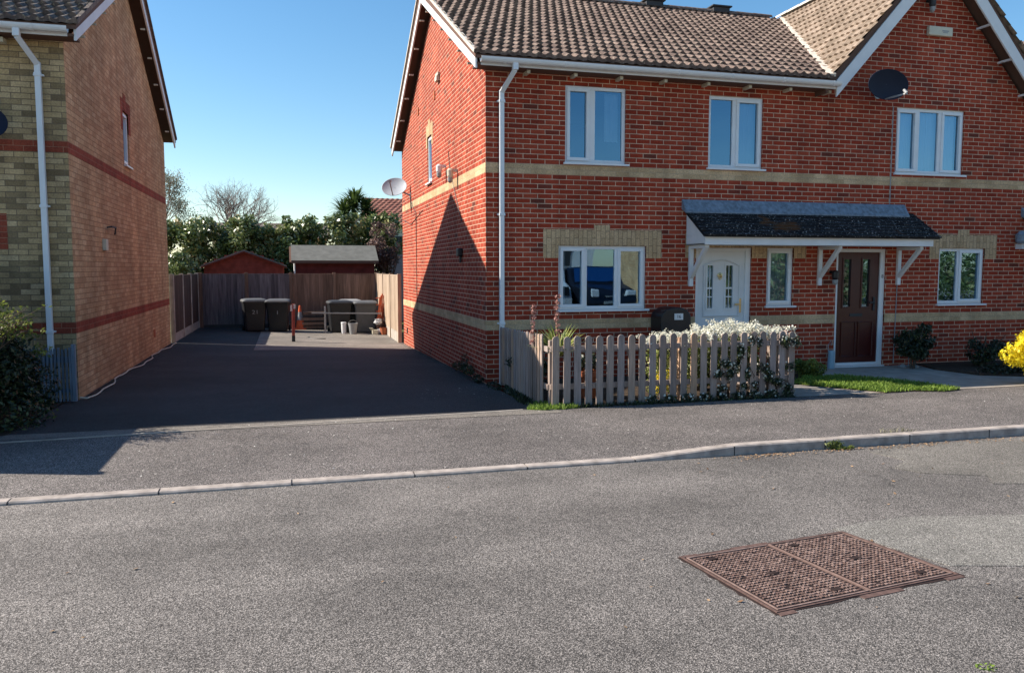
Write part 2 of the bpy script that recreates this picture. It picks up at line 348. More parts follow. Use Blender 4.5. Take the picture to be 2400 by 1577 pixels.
struct('left_garden_bed', grid([-12, -5.82], [-2.9, .5], lambda x, y: -.02), M['soil'])
struct('front_path', grid([3.7, 5, 7, 9, 12, 30], [-2.62, -1.3, 0], lambda x, y: .006 if y < -.1 else .012), M['conc'])
bedp = MB(); bp_ = [(8.0, 0), (7.75, -.7), (7.9, -1.5), (8.6, -1.9), (10, -2.05), (14, -2.1), (14, 0)]
bedp.prism(bp_, lambda a, b: (a, b, -.05), lambda a, b: (a, b, .03)); struct('flower_bed', bedp, M['soil'])
bd2 = MB(); bd2.prism([(3.72, -.05), (3.72, -1.55), (4.5, -1.45), (5.3, -1.0), (5.75, -.4), (5.8, -.05)], lambda a, b: (a, b, -.05), lambda a, b: (a, b, .02)); struct('soil_strip', bd2, M['soil'])
pt = MB()
pt.prism([(.60, -7.50), (.95, -7.42), (1.35, -7.41), (2.2, -7.60), (3.2, -7.75), (3.0, -8.6), (1.35, -8.42), (.83, -8.27)], lambda a, b: (a, b, -.03), lambda a, b: (a, b, -.021))
struct('road_patch', pt, M['roadp'])
pt = MB()
pp = [(2.45, -5.60)] + [(2.2+.25*math.sin(i*1.9)+i*.09, -5.75-i*.22) for i in range(1, 6)] + [(3.4, -7.05), (5, -7.2), (8, -7.1), (14, -6.6), (20, -5.5), (20, -5.42), (2.8, -5.46)]
M['roadw'] = asphalt('worn_asphalt', (.068, .064, .057), (.138, .128, .117), (.245, .231, .215), (1, .98, .94))
pt.prism(pp, lambda a, b: (a, b, -.03), lambda a, b: (a, b, -.021)); struct('road_worn_area', pt, M['roadw'])

# ------------------------------------------------------------------ roof tiles
def tiles(E0, E, U, L, fx, gauge=.285, wave=.155, amp=.034, lift=.042, stag=.5, seg=7):
    """E0 eave origin, E eave direction, U up-slope direction, L slope length, fx(s)->(a0,a1)"""
    E0, E, U = Vector(E0), Vector(E), Vector(U); N = E.cross(U); N = N if N.z > 0 else -N
    m = MB(); nrow = int(math.ceil(L/gauge))
    for i in range(nrow):
        s0, s1 = i*gauge, min(L, (i+1)*gauge+.015)
        if s0 >= L-.02: break
        a0, a1 = fx(s0)
        b0, b1 = fx(min(L, s0+gauge*.5))
        if b1-b0 < .05: continue
        off = stag*wave*(i % 2)
        lo, hi = min(a0, b0), max(a1, b1)
        n = max(2, int((b1-b0)/(wave/seg))); xs = [b0+(b1-b0)*q/n for q in range(n+1)]
        rows = [[], [], []]
        jit = random.uniform(-.002, .002)
        for x in xs:
            t = ((x+off+50) % wave)/wave
            h = amp*(math.sin(math.pi*t/.62)**.8 if t < .62 else -.18*math.sin(math.pi*(t-.62)/.38))
            rows[0].append(E0+E*x+U*(s0+jit)+N*(h*.35-.012)); rows[1].append(E0+E*x+U*(s0+jit)+N*(h+lift)); rows[2].append(E0+E*x+U*s1+N*(h+.001))
        k = n+1; base = m.n; m.v.extend([tuple(p) for r_ in rows for p in r_]); m.n += 3*k
        seedr = {}
        for q in range(n):
            idx = int((xs[q]+off+50)//wave); r_ = seedr.setdefault(idx, random.random())
            for w in (0, 1):
                m.f.append((base+w*k+q, base+w*k+q+1, base+(w+1)*k+q+1, base+(w+1)*k+q)); m.r.append(r_)
    return m
def ridge_tiles(p, q, r=.11, step=.42):
    m = MB(); p, q = Vector(p), Vector(q); d = q-p; n = int(d.length/step); d.normalize(); side = d.cross(Vector((0, 0, 1))).normalized(); up = side.cross(d)
    for i in range(n):
        a, b = p+d*(i*step), p+d*((i+1)*step+.03); rr = r; V = []
        for e, r_ in ((a, rr), (b, rr*.93)):
            for j in range(9):
                t = math.pi*j/8; V.append(e+side*math.cos(t)*r_+up*(math.sin(t)*r_*.8-.02))
        m.add(V, [(j, j+1, 9+j+1, 9+j) for j in range(8)])
    return m

# ------------------------------------------------------------------ wall with openings
def wall(T, a0, a1, z0, z1, holes, depth=.13):
    """T(a, d, z): a along the wall, d outwards"""
    m = MB()
    A = sorted(set([a0, a1] + [h[0] for h in holes] + [h[1] for h in holes])); Z = sorted(set([z0, z1] + [h[2] for h in holes] + [h[3] for h in holes]))
    for i in range(len(A)-1):
        for j in range(len(Z)-1):
            ca, cz = (A[i]+A[i+1])/2, (Z[j]+Z[j+1])/2
            if any(h[0] < ca < h[1] and h[2] < cz < h[3] for h in holes): continue
            m.add([T(A[i], 0, Z[j]), T(A[i+1], 0, Z[j]), T(A[i+1], 0, Z[j+1]), T(A[i], 0, Z[j+1])], [(0, 1, 2, 3)])
    for h in holes:
        p = [(h[0], h[2]), (h[1], h[2]), (h[1], h[3]), (h[0], h[3])]
        for i in range(4):
            (a, z), (b, w) = p[i], p[(i+1) % 4]
            m.add([T(a, 0, z), T(b, 0, w), T(b, -depth, w), T(a, -depth, z)], [(0, 1, 2, 3)])
    return m
def TB(T): return lambda m, a0, a1, d0, d1, z0, z1, r=None: m.box(a0, a1, d0, d1, z0, z1, r, T)

def window(house, T, a0, a1, z0, z1, muls, openers, curtain=None, grid_=None, glassm='glass', label=None, sillw=.05):
    """muls: list of (m0,m1) mullion spans; openers: set of light indices with a sash"""
    B = TB(T); D = -.035; f = .055
    fr = MB()
    B(fr, a0, a1, D-.06, D, z0, z0+f); B(fr, a0, a1, D-.06, D, z1-f, z1)
    B(fr, a0, a0+f, D-.06, D-.001, z0+f, z1-f); B(fr, a1-f, a1, D-.06, D-.001, z0+f, z1-f)
    for m0, m1 in muls: B(fr, m0, m1, D-.06, D-.001, z0+f, z1-f)
    w = obj('window', fr, M['upvc'], house, bevel=.004)
    if label: w['label'] = label
    edges = [a0+f] + [e for m_ in muls for e in m_] + [a1-f]
    for i in range(0, len(edges), 2):
        p0, p1 = edges[i], edges[i+1]; q0, q1 = z0+f, z1-f; li = i//2
        if li in openers:
            s = MB(); g = .05; dd = D+.018
            p0 -= .018; p1 += .018; q0 -= .02; q1 += .02
            B(s, p0, p1, D-.055, dd, q0, q0+g); B(s, p0, p1, D-.055, dd, q1-g, q1); B(s, p0, p0+g, D-.055, dd-.001, q0+g, q1-g); B(s, p1-g, p1, D-.055, dd-.001, q0+g, q1-g)
            obj('sash', s, M['upvc'], w, bevel=.004); p0 += g; p1 -= g; q0 += g; q1 -= g
        pn = MB(); t = random.uniform(-.0012, .0012); t2 = random.uniform(-.0012, .0012)
        pn.add([T(p0-.004, D-.03+t, q0-.004), T(p1+.004, D-.03-t, q0-.004), T(p1+.004, D-.03-t+t2, q1+.004), T(p0-.004, D-.03+t+t2, q1+.004)], [(0, 1, 2, 3)])
        obj('pane', pn, M[glassm], w)
        if grid_ and li in grid_:
            gb = MB(); nx, nz = grid_[li]
            for j in range(1, nx): x = p0+(p1-p0)*j/nx; B(gb, x-.004, x+.004, D-.04, D-.034, q0, q1)
            for j in range(1, nz): z = q0+(q1-q0)*j/nz; B(gb, p0, p1, D-.0405, D-.0335, z-.004, z+.004)
            obj('glazing_bar', gb, M['lgrey'], w)
    sl_ = MB(); B(sl_, a0-.03, a1+.05, -.095, sillw, z0-.032, z0-.0005); obj('sill', sl_, M['upvc'], w, bevel=.004)
    for c in (curtain or []):
        c0, c1, y0, y1, mt = c; cm = MB(); n = max(6, int((c1-c0)/.012)); V = []
        for j in range(n+1):
            a = c0+(c1-c0)*j/n; dd = -.17+.014*math.sin(j*.9)+.01*math.sin(j*2.3+1); V += [T(a, dd, y0), T(a, dd, y1)]
        cm.add(V, [(2*j, 2*j+2, 2*j+3, 2*j+1) for j in range(n)]); obj('curtain', cm, M[mt], w, smooth=True)
    return w
def soldier(T, house, a0, a1, wl_, wr_, zb, zt, zlow, key=None):
    """flat brick head: a0-a1 full length, wings wl_/wr_ beside the frame down to zlow, raised key"""
    B = TB(T); m = MB(); d = .004
    B(m, a0, a1, -.02, d, zb, zt)
    if wl_: B(m, a0, wl_, -.02, d-.0005, zlow, zb-.0005)
    if wr_: B(m, wr_, a1, -.02, d-.0005, zlow, zb-.0005)
    if key: B(m, key[0], key[1], -.02, d+.004, zb+.02, key[2])
    obj('brick_lintel', m, M['buffs'] if house.get('rb') is None else M['redb'], house)

# ------------------------------------------------------------------ the red brick house
RH = thing('brick_house', (5, 4.5, 0), 'red brick house pair with buff brick bands, white windows, white door and maroon door', 'house')
FT = lambda a, d, z: (a, -d, z)                  # front wall, outward -Y
ST = lambda a, d, z: (-d, a, z)                  # side wall, a = Y, outward -X
ZW = 4.78; DEP = 9.13; RY = 4.565
W1 = (1.27, 2.285, 3.385, 4.565); W2 = (3.74, 4.745, 3.385, 4.545); W3 = (7.385, 8.84, 3.41, 4.545)
G1 = (1.17, 2.662, 1.09, 2.10); SW = (4.885, 5.40, 1.11, 2.085); G2 = (8.41, 9.425, 1.10, 2.105)
WD = (3.555, 4.59, .0, 2.085); RD = (6.255, 7.28, .03, 2.085)
ff = wall(FT, 0, 16.2, -.3, ZW, [W1, W2, W3, G1, SW, G2, WD, RD])
GX, GZ, GS = 8.07, 7.12, 1.115                    # front gable centre, soffit apex, slope
ff.add([(GX-(GZ-ZW)/GS, 0, ZW), (GX+(GZ-ZW)/GS, 0, ZW), (GX, 0, GZ)], [(0, 1, 2)])
obj('front_wall', ff, M['red'], RH)
SWIN = (4.70, 5.22, 3.53, 4.50)
sw = wall(ST, 0, DEP, -.35, 4.70, [SWIN])
sw.add([(0, 0, 4.70), (0, RY, 6.98), (0, DEP, 4.70)], [(0, 1, 2)])
obj('side_wall', sw, M['red'], RH)
bw_ = MB(); bw_.box(0.01, 16.2, DEP, DEP+.1, -.35, 4.75); bw_.box(16.1, 16.2, .02, DEP-.01, -.3, 4.7); obj('back_wall', bw_, M['red'], RH)
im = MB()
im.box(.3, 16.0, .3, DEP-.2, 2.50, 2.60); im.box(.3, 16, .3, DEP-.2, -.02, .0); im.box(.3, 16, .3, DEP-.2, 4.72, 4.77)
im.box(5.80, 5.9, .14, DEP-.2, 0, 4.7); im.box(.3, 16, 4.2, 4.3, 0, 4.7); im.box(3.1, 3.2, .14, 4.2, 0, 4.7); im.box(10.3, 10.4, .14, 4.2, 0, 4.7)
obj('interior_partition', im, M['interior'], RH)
# buff bands
bands = MB()
for zt in (.942, 3.342):
    z0, z1 = zt-.15, zt
    spans = [(0, 16.2)] if zt > 2 else [(0, 3.555), (4.59, 6.255), (7.28, 16.2)]
    for a, b in spans: bands.box(a if a > 0 else -.004, b, -.004, .02, z0, z1)
    bands.box(-.004, .02, .021, DEP, z0, z1)
obj('brick_band', bands, M['buff'], RH)
soldier(FT, RH, .917, 2.93, 1.17, 2.662, 2.10, 2.35, 1.905, (1.765, 2.03, 2.425))
soldier(FT, RH, 8.195, 9.685, 8.41, 9.425, 2.105, 2.35, 1.92, (8.80, 9.05, 2.44))
soldier(FT, RH, 4.65, 5.64, 4.885, 5.40, 2.085, 2.32, 1.915)
soldier(FT, RH, 3.36, 4.645, 3.555, 4.59, 2.085, 2.32, 1.915)
soldier(ST, RH, 4.55, 5.37, 4.70, 5.22, 4.50, 4.74, 4.28, (4.85, 5.08, 4.84))
# windows
window(RH, FT, *W1, [(1.66, 1.775)], {0}, [(1.98, 2.22, 3.75, 4.5, 'net')], label='two-light window, the left one of the upper floor')
window(RH, FT, *W2, [(4.19, 4.275)], {1}, [(4.27, 4.70, 3.43, 4.5, 'net')], label='two-light window with net curtain above the white door')
window(RH, FT, *W3, [(7.82, 7.90), (8.30, 8.385)], {0, 2}, [(7.45, 8.78, 3.45, 4.5, 'blind')], label='three-light window with pale blinds in the gable')
window(RH, FT, *G1, [(1.60, 1.66), (2.13, 2.20)], {0, 2}, [(1.22, 1.34, 1.14, 2.05, 'net')], label='three-light ground floor window reflecting parked vehicles')
window(RH, FT, *SW, [], {0}, [(4.93, 5.36, 1.15, 2.05, 'net')], {0: (3, 5)}, label='small single window between the doors')
window(RH, FT, *G2, [(8.84, 8.90)], {1}, None, label='two-light ground floor window right of the porch')
window(RH, ST, *SWIN, [], {0}, [(4.75, 5.17, 3.56, 4.45, 'net')], label='narrow window high in the side wall')
# doors
def door(name, x0, x1, z0, z1, leafm, panes, label, hx, arch=False):
    f = .06; fr = MB()
    fr.box(x0, x0+f, .03, .10, z0, z1); fr.box(x1-f-.035, x1, .03, .10, z0, z1); fr.box(x0+f+.0005, x1-f-.0355, .03, .10, z1-f, z1-.001); fr.box(x0-.02, x1+.02, -.03, .10, z0-.03, z0-.0005)
    fr.box(x0+f, x1-f-.036, .02, .10, z0, z0+.055)
    d = obj('door', fr, M['upvc'], RH, bevel=.004); d['label'] = label
    lf = wall(lambda a, d_, z: (a, .06-d_, z), x0+f, x1-f-.035, z0+.056, z1-f-.0005, panes, .04); obj('door_leaf', lf, M[leafm], d)
    for h in panes:
        p = MB(); p.add([(h[0], .08, h[2]), (h[1], .08, h[2]), (h[1], .08, h[3]), (h[0], .08, h[3])], [(0, 1, 2, 3)]); obj('pane', p, M['glassd'], d)
        b = MB(); w = .028
        for a in ((h[0]-w, h[0], h[2]-w, h[3]+w), (h[1], h[1]+w, h[2]-w, h[3]+w), (h[0], h[1], h[2]-w, h[2]), (h[0], h[1], h[3], h[3]+w)): b.box(a[0], a[1], .048, .062, a[2], a[3])
        if arch: 
            zz = h[2]+(h[3]-h[2])*.45; b.box(h[0], h[1], .066, .078, zz, zz+.03); b.box(h[0], h[1], .066, .078, zz-.14, zz-.12); b.box((h[0]+h[1])/2-.005, (h[0]+h[1])/2+.005, .067, .077, h[2], h[3])
        obj('pane_surround', b, M[leafm], d)
    pm = MB()
    xm = (x0+x1)/2-.01
    if arch:      # moulded arch over both lights and lower panel
        pts = [(xm-.33+.66*i/14, .045, z1-.30+.0+.10*math.sin(math.pi*i/14)) for i in range(15)]; pm.tube(pts, .012, 5)
        pm.tube([(xm-.33, .045, z1-.30), (xm-.33, .045, .95), (xm+.33, .045, .95), (xm+.33, .045, z1-.30)], .012, 5)
    for (a, b_, c, e) in ((xm-.32, xm-.03, .2, .80), (xm+.03, xm+.32, .2, .80)):
        pm.tube([(a, .05, c), (b_, .05, c), (b_, .05, e), (a, .05, e), (a, .05, c)], .011, 5)
    obj('moulding', pm, M[leafm], d)
    hm = MB(); hm.box(hx-.02, hx+.02, .040, .056, 1.0, 1.24); hm.box(hx-.11, hx+.0, .006, .030, 1.13, 1.155); hm.box(hx-.012, hx+.012, .028, .042, 1.12, 1.16); obj('handle', hm, M['gold'] if arch else M['dark'], d, bevel=.003)
    return d
d1 = door('door', *WD, 'white', [(3.80, 3.905, 1.08, 1.79), (4.145, 4.275, 1.08, 1.79)], 'white door with two narrow leaded lights', 4.415, True)
kn = MB(); kn.lathe([(.03, 0), (.045, .004), (.045, .012), (.02, .02)], (4.03, .058, 1.63), 14, M=Matrix.Rotation(rad(90), 3, 'X')); kn.tube([(4.03+.03*math.sin(t), .035, 1.60+.04*math.cos(t)) for t in np.linspace(0, 6.28, 13)], .007, 5); obj('knocker', kn, M['gold'], d1)
d2 = door('door', *RD, 'maroon', [(6.455, 6.60, 1.07, 1.90), (6.84, 6.985, 1.07, 1.90)], 'dark maroon door with two tall lights', 7.09)
lb = MB(); lb.box(6.60, 6.86, .05, .058, .90, .95); obj('letter_flap', lb, M['dark'], d2)
def text(s, size, loc, rot, mat, parent, ext=.001):
    cu = bpy.data.curves.new('t', 'FONT'); cu.body = s; cu.size = size; cu.extrude = ext; cu.align_x = 'CENTER'; cu.align_y = 'CENTER'
    o = bpy.data.objects.new('t', cu); COL.objects.link(o); bpy.context.view_layer.update()
    me = bpy.data.meshes.new_from_object(o.evaluated_get(bpy.context.evaluated_depsgraph_get())); bpy.data.objects.remove(o); bpy.data.curves.remove(cu)
    me.materials.clear(); me.materials.append(mat); n = bpy.data.objects.new('number', me); COL.objects.link(n)
    n.parent = parent; n.location = Vector(loc)-BASE[parent.name]; n.rotation_euler = rot; BASE[n.name] = Vector(loc); return n
text('8', .09, (7.235, .027, 1.60), (rad(90), 0, 0), M['black'], d2)

# roofs
EZ, EY, RZ = 4.86, -.36, 7.36; slopeL = math.hypot(RY-EY, RZ-EZ); U = Vector((0, RY-EY, RZ-EZ)).normalized()
GTZ = 7.42
def valley_x(s):
    z = EZ+U.z*s; return GX-(GTZ-z)/GS
obj('main_roof', tiles((0, EY, EZ), (1, 0, 0), U, slopeL, lambda s: (-.25, valley_x(s)-.03)), M['tile'], RH)
obj('main_roof', tiles((0, EY, EZ), (1, 0, 0), U, slopeL, lambda s: (2*GX-valley_x(s)+.03, 16.4)), M['tile'], RH)
dk = MB()
dk.prism([(EY+.03, EZ-.015), (RY, RZ-.015), (DEP-EY, EZ-.015), (DEP-EY, EZ-.07), (RY, RZ-.15), (EY+.03, EZ-.07)][::-1], lambda y, z: (-.23, y, z), lambda y, z: (5.86, y, z))
dk.prism([(RY-3.2, EZ+.35), (RY, RZ-.05), (DEP-EY, EZ-.015), (DEP-EY, EZ-.07), (RY, RZ-.15), (RY-3.2, EZ+.25)][::-1], lambda y, z: (5.861, y, z), lambda y, z: (10.27, y, z))
dk.prism([(EY+.03, EZ-.015), (RY, RZ-.015), (DEP-EY, EZ-.015), (DEP-EY, EZ-.07), (RY, RZ-.15), (EY+.03, EZ-.07)][::-1], lambda y, z: (10.271, y, z), lambda y, z: (16.38, y, z)); obj('roof_deck', dk, M['soffit'], RH)
gU = Vector((1, 0, GS)).normalized(); gx0 = GX-(GTZ-(EZ-.08))/GS; gL = (GX-gx0)*math.hypot(1, GS)
def g_extent(s):
    x = gx0+gU.x*s; z = (EZ-.08)+gU.z*s; return (-.36, max(-.33, EY+(z-EZ)/(U.z/U.y)))
obj('gable_roof', tiles((gx0, 0, EZ-.08), (0, 1, 0), gU, gL, g_extent, gauge=.20, wave=.15, amp=.02, lift=.03), M['tileb'], RH)
gd = MB()
for sg in (-1, 1):
    f = lambda x, z: (GX+sg*x, z)
    xo = GX-gx0; P = [(xo, EZ-.10), (0, GTZ-.02), (0, GTZ-.20), (xo-.02, EZ-.24)]
    pl = [f(*p) for p in P]
    gd.prism(pl if sg > 0 else pl[::-1], lambda x, z: (x, -.30, z), lambda x, z: (x, 4.4, z))
obj('gable_roof_deck', gd, M['soffit'], RH)
# right slope of the front gable (mostly turned away)
gr_ = tiles((2*GX-gx0, 0, EZ-.08), (0, 1, 0), Vector((-gU.x, 0, gU.z)), gL, g_extent, gauge=.20, wave=.15, amp=.02, lift=.03); obj('gable_roof', gr_, M['tileb'], RH)
bk = MB(); bk.add([(-.25, RY, RZ), (16.4, RY, RZ), (16.4, DEP-EY, EZ), (-.25, DEP-EY, EZ)], [(0, 1, 2, 3)]); obj('back_roof', bk, M['tile'], RH)
obj('ridge_tile', ridge_tiles((-.26, RY, RZ+.035), (GX-.1, RY, RZ+.035)), M['tile'], RH, smooth=True)
obj('ridge_tile', ridge_tiles((GX, -.36, GTZ+.035), (GX, RY+.2, GTZ+.035)), M['mortar'], RH, smooth=True)
vm = MB(); a = Vector((valley_x(0), EY, EZ+.025)); b = Vector((GX-.03, RY-.05, RZ+.02)); vm.beam(a+Vector((0, 0, .02)), b+Vector((0, 0, .02)), .13, .05); obj('valley_trim', vm, M['mortar'], RH)
vg = MB(); vg.beam((-.235, EY, EZ+.02), (-.235, RY, RZ+.02), .05, .05); vg.beam((-.235, DEP-EY, EZ+.02), (-.235, RY, RZ+.02), .05, .05); obj('verge_mortar', vg, M['mortar'], RH)
for x in (4.85, 6.46):
    rv_ = MB(); rv_.box(x-.20, x+.20, RY-.12, RY+.12, RZ+.02, RZ+.13); rv_.box(x-.24, x+.24, RY-.16, RY+.16, RZ+.131, RZ+.165); obj('ridge_vent', rv_, M['dark'], RH, bevel=.01)
# barge boards
def barge(X, t, parent, y0=EY+.06, ylast=None):
    sgn = 1
    for ya, yb in ((y0, RY), (DEP-y0, RY)):
        m = MB(); za = 4.655; zb = 7.06; n = 1
        m.prism([(ya, za), (yb, zb), (yb, zb+.235), (ya, za+.20)], lambda y, z: (X, y, z), lambda y, z: (X+t, y, z)); obj('barge_board', m, M['white'], parent)
barge(-.225, .03, RH)
for sg in (-1, 1):
    m = MB(); xe = 2.17; zb = 6.99
    P = [(GX+sg*xe, zb-GS*xe), (GX, zb), (GX, zb+.31), (GX+sg*xe, zb+.27-GS*xe)]
    m.prism(P, lambda x, z: (x, -.335, z), lambda x, z: (x, -.305, z)); obj('barge_board', m, M['white'], RH)
    for q in (.45, .95, 1.45, 1.95):
        b = MB(); x = GX+sg*q; z = 7.05-GS*q; b.box(x-.02, x+.02, -.30, -.0, z-.02, z+.015); obj('purlin_end', b, M['white'], RH)
for y in np.arange(.4, 9, .75):
    if abs(y-RY) < .3: continue
    b = MB(); z = 4.70+.5*(y if y < RY else DEP-y); b.box(-.19, -.10, y-.015, y+.015, z-.03, z+.0); obj('purlin_end', b, M['cream'], RH)
for x in np.arange(.62, 5.9, .75):
    b = MB(); b.box(x-.025, x+.025, -.20, -.0, 4.655, 4.70); obj('eave_bracket', b, M['cream'], RH)
for a_, b_ in ((-.2, 5.9), (10.24, 16.3)): sf = MB(); sf.box(a_, b_, -.30, -.0, 4.705, 4.74); obj('soffit', sf, M['soffit'], RH)
def gutter(x0, x1, parent, y=-.375, z=4.80, r=.062):
    m = MB(); prof = [(r*math.cos(t), -r*math.sin(t)*1.15) for t in np.linspace(0, math.pi, 9)]; prof = prof+[(p[0]*.9, p[1]*.88) for p in prof[::-1]]
    m.prism(prof, lambda a, b: (x0, y+a, z+b), lambda a, b: (x1, y+a, z+b))
    fb = MB(); fb.box(x0+.02, x1-.02, y+r+.001, y+r+.02, z-.10, z+.03); obj('fascia', fb, M['white'], parent)
    g = obj('gutter', m, M['upvc'], parent)
    for x in np.arange(x0+.35, x1-.1, .93):
        c = MB(); c.prism([(p[0]*1.12, p[1]*1.1-.002) for p in prof[:9]], lambda a, b: (x, y+a, z+b), lambda a, b: (x+.03, y+a, z+b)); obj('gutter_bracket', c, M['upvc'], g)
gutter(-.16, 5.93, RH); gutter(10.27, 16.3, RH)
def downpipe(x, xt, parent, ztop=4.74, zbot=-.05, yw=-.06):
    m = MB(); w = .035
    m.beam((xt, -.375, ztop), (xt, -.375, ztop-.10), .08, .08, (0, 1, 0)); m.beam((xt, -.375, ztop-.09), (x, yw, ztop-.36), .068, .068, (0, 1, 0)); m.beam((x, yw, ztop-.33), (x, yw, zbot), 2*w, 2*w, (0, 1, 0))
    p = obj('downpipe', m, M['upvc'], parent, bevel=.006)
    for z in (4.25, 2.56, .90):
        c = MB(); c.box(x-.062, x+.062, yw+.01, yw+.058, z-.012, z+.012); c.box(x-.043, x+.043, yw-.043, yw+.02, z-.022, z+.022); obj('pipe_clip', c, M['upvc'], p, bevel=.003)
    return p
downpipe(.235, .36, RH)
# porch canopy
def canopy(x0, x1, parent, brs):
    cp = MB(); cp.box(x0, x1, -.63, -.605, 2.115, 2.255); cp.box(x0+.002, x1-.002, -.60, 0, 2.12, 2.135); o = obj('canopy', cp, M['white'], parent); o['label'] = 'tiled porch canopy with white fascia and lichen-spotted dark tiles'
    for xe in (x0, x1-.03):
        e = MB(); e.prism([(-.603, 2.117), (-.003, 2.117), (-.003, 2.68), (-.603, 2.245)], lambda y, z: (xe+.002, y, z), lambda y, z: (xe+.028, y, z))
        for z in (2.27, 2.41, 2.55): 
            yy = -.603+(z-2.245)/(.435)*.6; e.box(xe-.002, xe+.0018, max(-.6, yy), -.004, z, z+.006)
        obj('end_cladding', e, M['white'], o)
    Uc = Vector((0, .70, .45)).normalized(); L = math.hypot(.70, .45)
    obj('canopy_tile', tiles((0, -.70, 2.26), (1, 0, 0), Uc, L, lambda s: (x0-.05, x1+.10), gauge=.10, wave=.17, amp=.004, lift=.018, seg=3), M['tilec'], o)
    dk_ = MB(); dk_.prism([(-.69, 2.235), (0, 2.685), (0, 2.665), (-.67, 2.235)], lambda y, z: (x0-.045, y, z), lambda y, z: (x1+.09, y, z)); obj('canopy_deck', dk_, M['dark'], o)
    fl = MB(); fl.prism([(-.012, 2.86), (-.15, 2.655), (-.148, 2.635), (0, 2.70), (0, 2.86)], lambda y, z: (x0-.09, y, z), lambda y, z: (x1-.08, y, z)); obj('flashing', fl, M['lead'], o)
    for bx in brs:
        b = MB(); b.box(bx-.035, bx+.035, -.055, -.003, 1.45, 2.115); b.beam((bx, -.045, 1.60), (bx, -.55, 2.10), .062, .062, (0, 1, 0)); b.box(bx-.034, bx+.034, -.56, -.056, 2.06, 2.113); obj('canopy_bracket', b, M['white'], o, bevel=.004)
canopy(3.37, 7.69, RH, (3.45, 5.90, 7.52))
canopy(10.30, 14.1, RH, (10.4, 12.5))
# small fittings that belong to the wall: vent bricks, weep tap, cables
def fit(name, m, mat, parent, **k): return obj(name, m, mat, parent, **k)
for y, z, w, h in ((4.29, 5.19, .11, .16), (6.37, 5.25, .11, .16)):
    b = MB(); b.box(-.02, -.0, y-w/2, y+w/2, z-h/2, z+h/2); fit('vent_brick', b, M['terra'], RH)
b = MB(); b.box(-.05, 0, 3.70, 3.96, 5.46, 5.52); b.box(-.07, -.0, 3.73, 3.93, 5.36, 5.459); fit('flue_vent', b, M['cream'], RH, bevel=.01)
b = MB(); b.box(-.015, 0, 8.40, 8.52, .10, .24); fit('vent_brick', b, M['dark'], RH)
b = MB(); b.tube([(-.006, 7.64, 3.40), (-.008, 7.2, 3.15), (-.006, 6.82, 3.03), (-.006, 6.80, .75)], .009, 5); b.tube([(-.006, 9.0, 2.98), (-.008, 7.6, 2.80), (-.006, 5.9, 3.02)], .007, 5)
b.tube([(-.006, 2.9, 3.9), (-.006, 2.75, 3.55), (-.006, 2.3, 3.1), (-.006, 1.75, 2.55)], .007, 5); fit('wall_cable', b, M['dark'], RH)
b = MB(); b.tube([(7.30, -.006, 4.55), (7.30, -.006, 2.87)], .009, 5); b.tube([(7.52, -.01, 1.45), (7.50, -.01, .05)], .008, 5); fit('wall_cable', b, M['lgrey'], RH)

# ------------------------------------------------------------------ things fixed to the red house
def dishthing(c, rx, rz, facing, label, mat, wallp, tilt, back=False):
    t = thing('satellite_dish', c, label, 'satellite dish', None)
    q = Vector(facing).normalized().to_track_quat('Z', 'Y').to_matrix()
    m = MB(); k = 28; rings = [(0, -.05), (.35, -.044), (.7, -.024), (.97, 0), (1.0, 0.004), (1.0, -.008), (.7, -.036), (0, -.062)]
    V = []
    for r_, z in rings:
        for j in range(k):
            a = 2*math.pi*j/k; V.append(Vector(c)+q @ Vector((rx*r_*math.cos(a), rz*r_*math.sin(a), z)))
    m.add(V, [(i*k+j, i*k+(j+1) % k, (i+1)*k+(j+1) % k, (i+1)*k+j) for i in range(len(rings)-1) for j in range(k)])
    obj('reflector', m, mat, t, smooth=True)
    a = MB(); b0 = Vector(c)+q @ Vector((0, -rz*.95, 0)); tip = Vector(c)+q @ Vector((0, -rz*.45, .38)); a.beam(b0, tip, .022, .022, (0, 0, 1)); obj('feed_arm', a, M['metal'], t)
    l = MB(); l.tube([tip, tip+q @ Vector((0, .05, -.07))], [.03, .022], 10); obj('receiver', l, M['lgrey'], t)
    w = MB(); bb = Vector(c)+q @ Vector((0, 0, -.06)); w.tube([bb, Vector(wallp)+Vector((0, 0, .0))], .018, 8)
    wp = Vector(wallp); w.box(wp.x-.06, wp.x+.06, wp.y-.06, wp.y+.06, wp.z-.09, wp.z+.09) if False else w.lathe([(.07, 0), (.07, .012)], wallp, 12, M=(Matrix.Rotation(rad(90), 3, 'Y') if abs(wallp[0]) < .1 else Matrix.Rotation(rad(90), 3, 'X')))
    obj('mounting_bracket', w, M['metal'], t); return t
FC = (.36, -.86, .36)  # facing
dishthing((-.38, 7.8, 3.71), .31, .26, (-.34, -.80, .50), 'grey satellite dish on the side wall, seen against the sky', M['dish'], (-.02, 7.66, 3.5), 0)
dishthing((6.80, -.47, 4.79), .50, .245, (.22, -.93, -.25), 'large dark satellite dish under the gable eave above the upstairs windows', M['dishd'], (6.95, -.02, 4.72), 0)
dishthing((-6.55, -.42, 3.57), .27, .22, (.32, -.9, .2), 'dark blue satellite dish cut off at the left edge, on the yellow brick wall', M['dishd'], (-6.62, -.02, 3.5), 0)
ab = MB(); ab.box(7.93, 8.43, -.075, -.0, 5.79, 5.95); o = thing('alarm_box', (8.18, 0, 5.8), 'cream alarm box high on the front gable', 'alarm box'); obj('cover', ab, M['cream'], o, bevel=.015)
p_ = MB(); p_.box(8.20, 8.34, -.078, -.074, 5.865, 5.885); p_.box(8.22, 8.32, -.078, -.074, 5.84, 5.855); obj('printed_mark', p_, M['lgrey'], o)
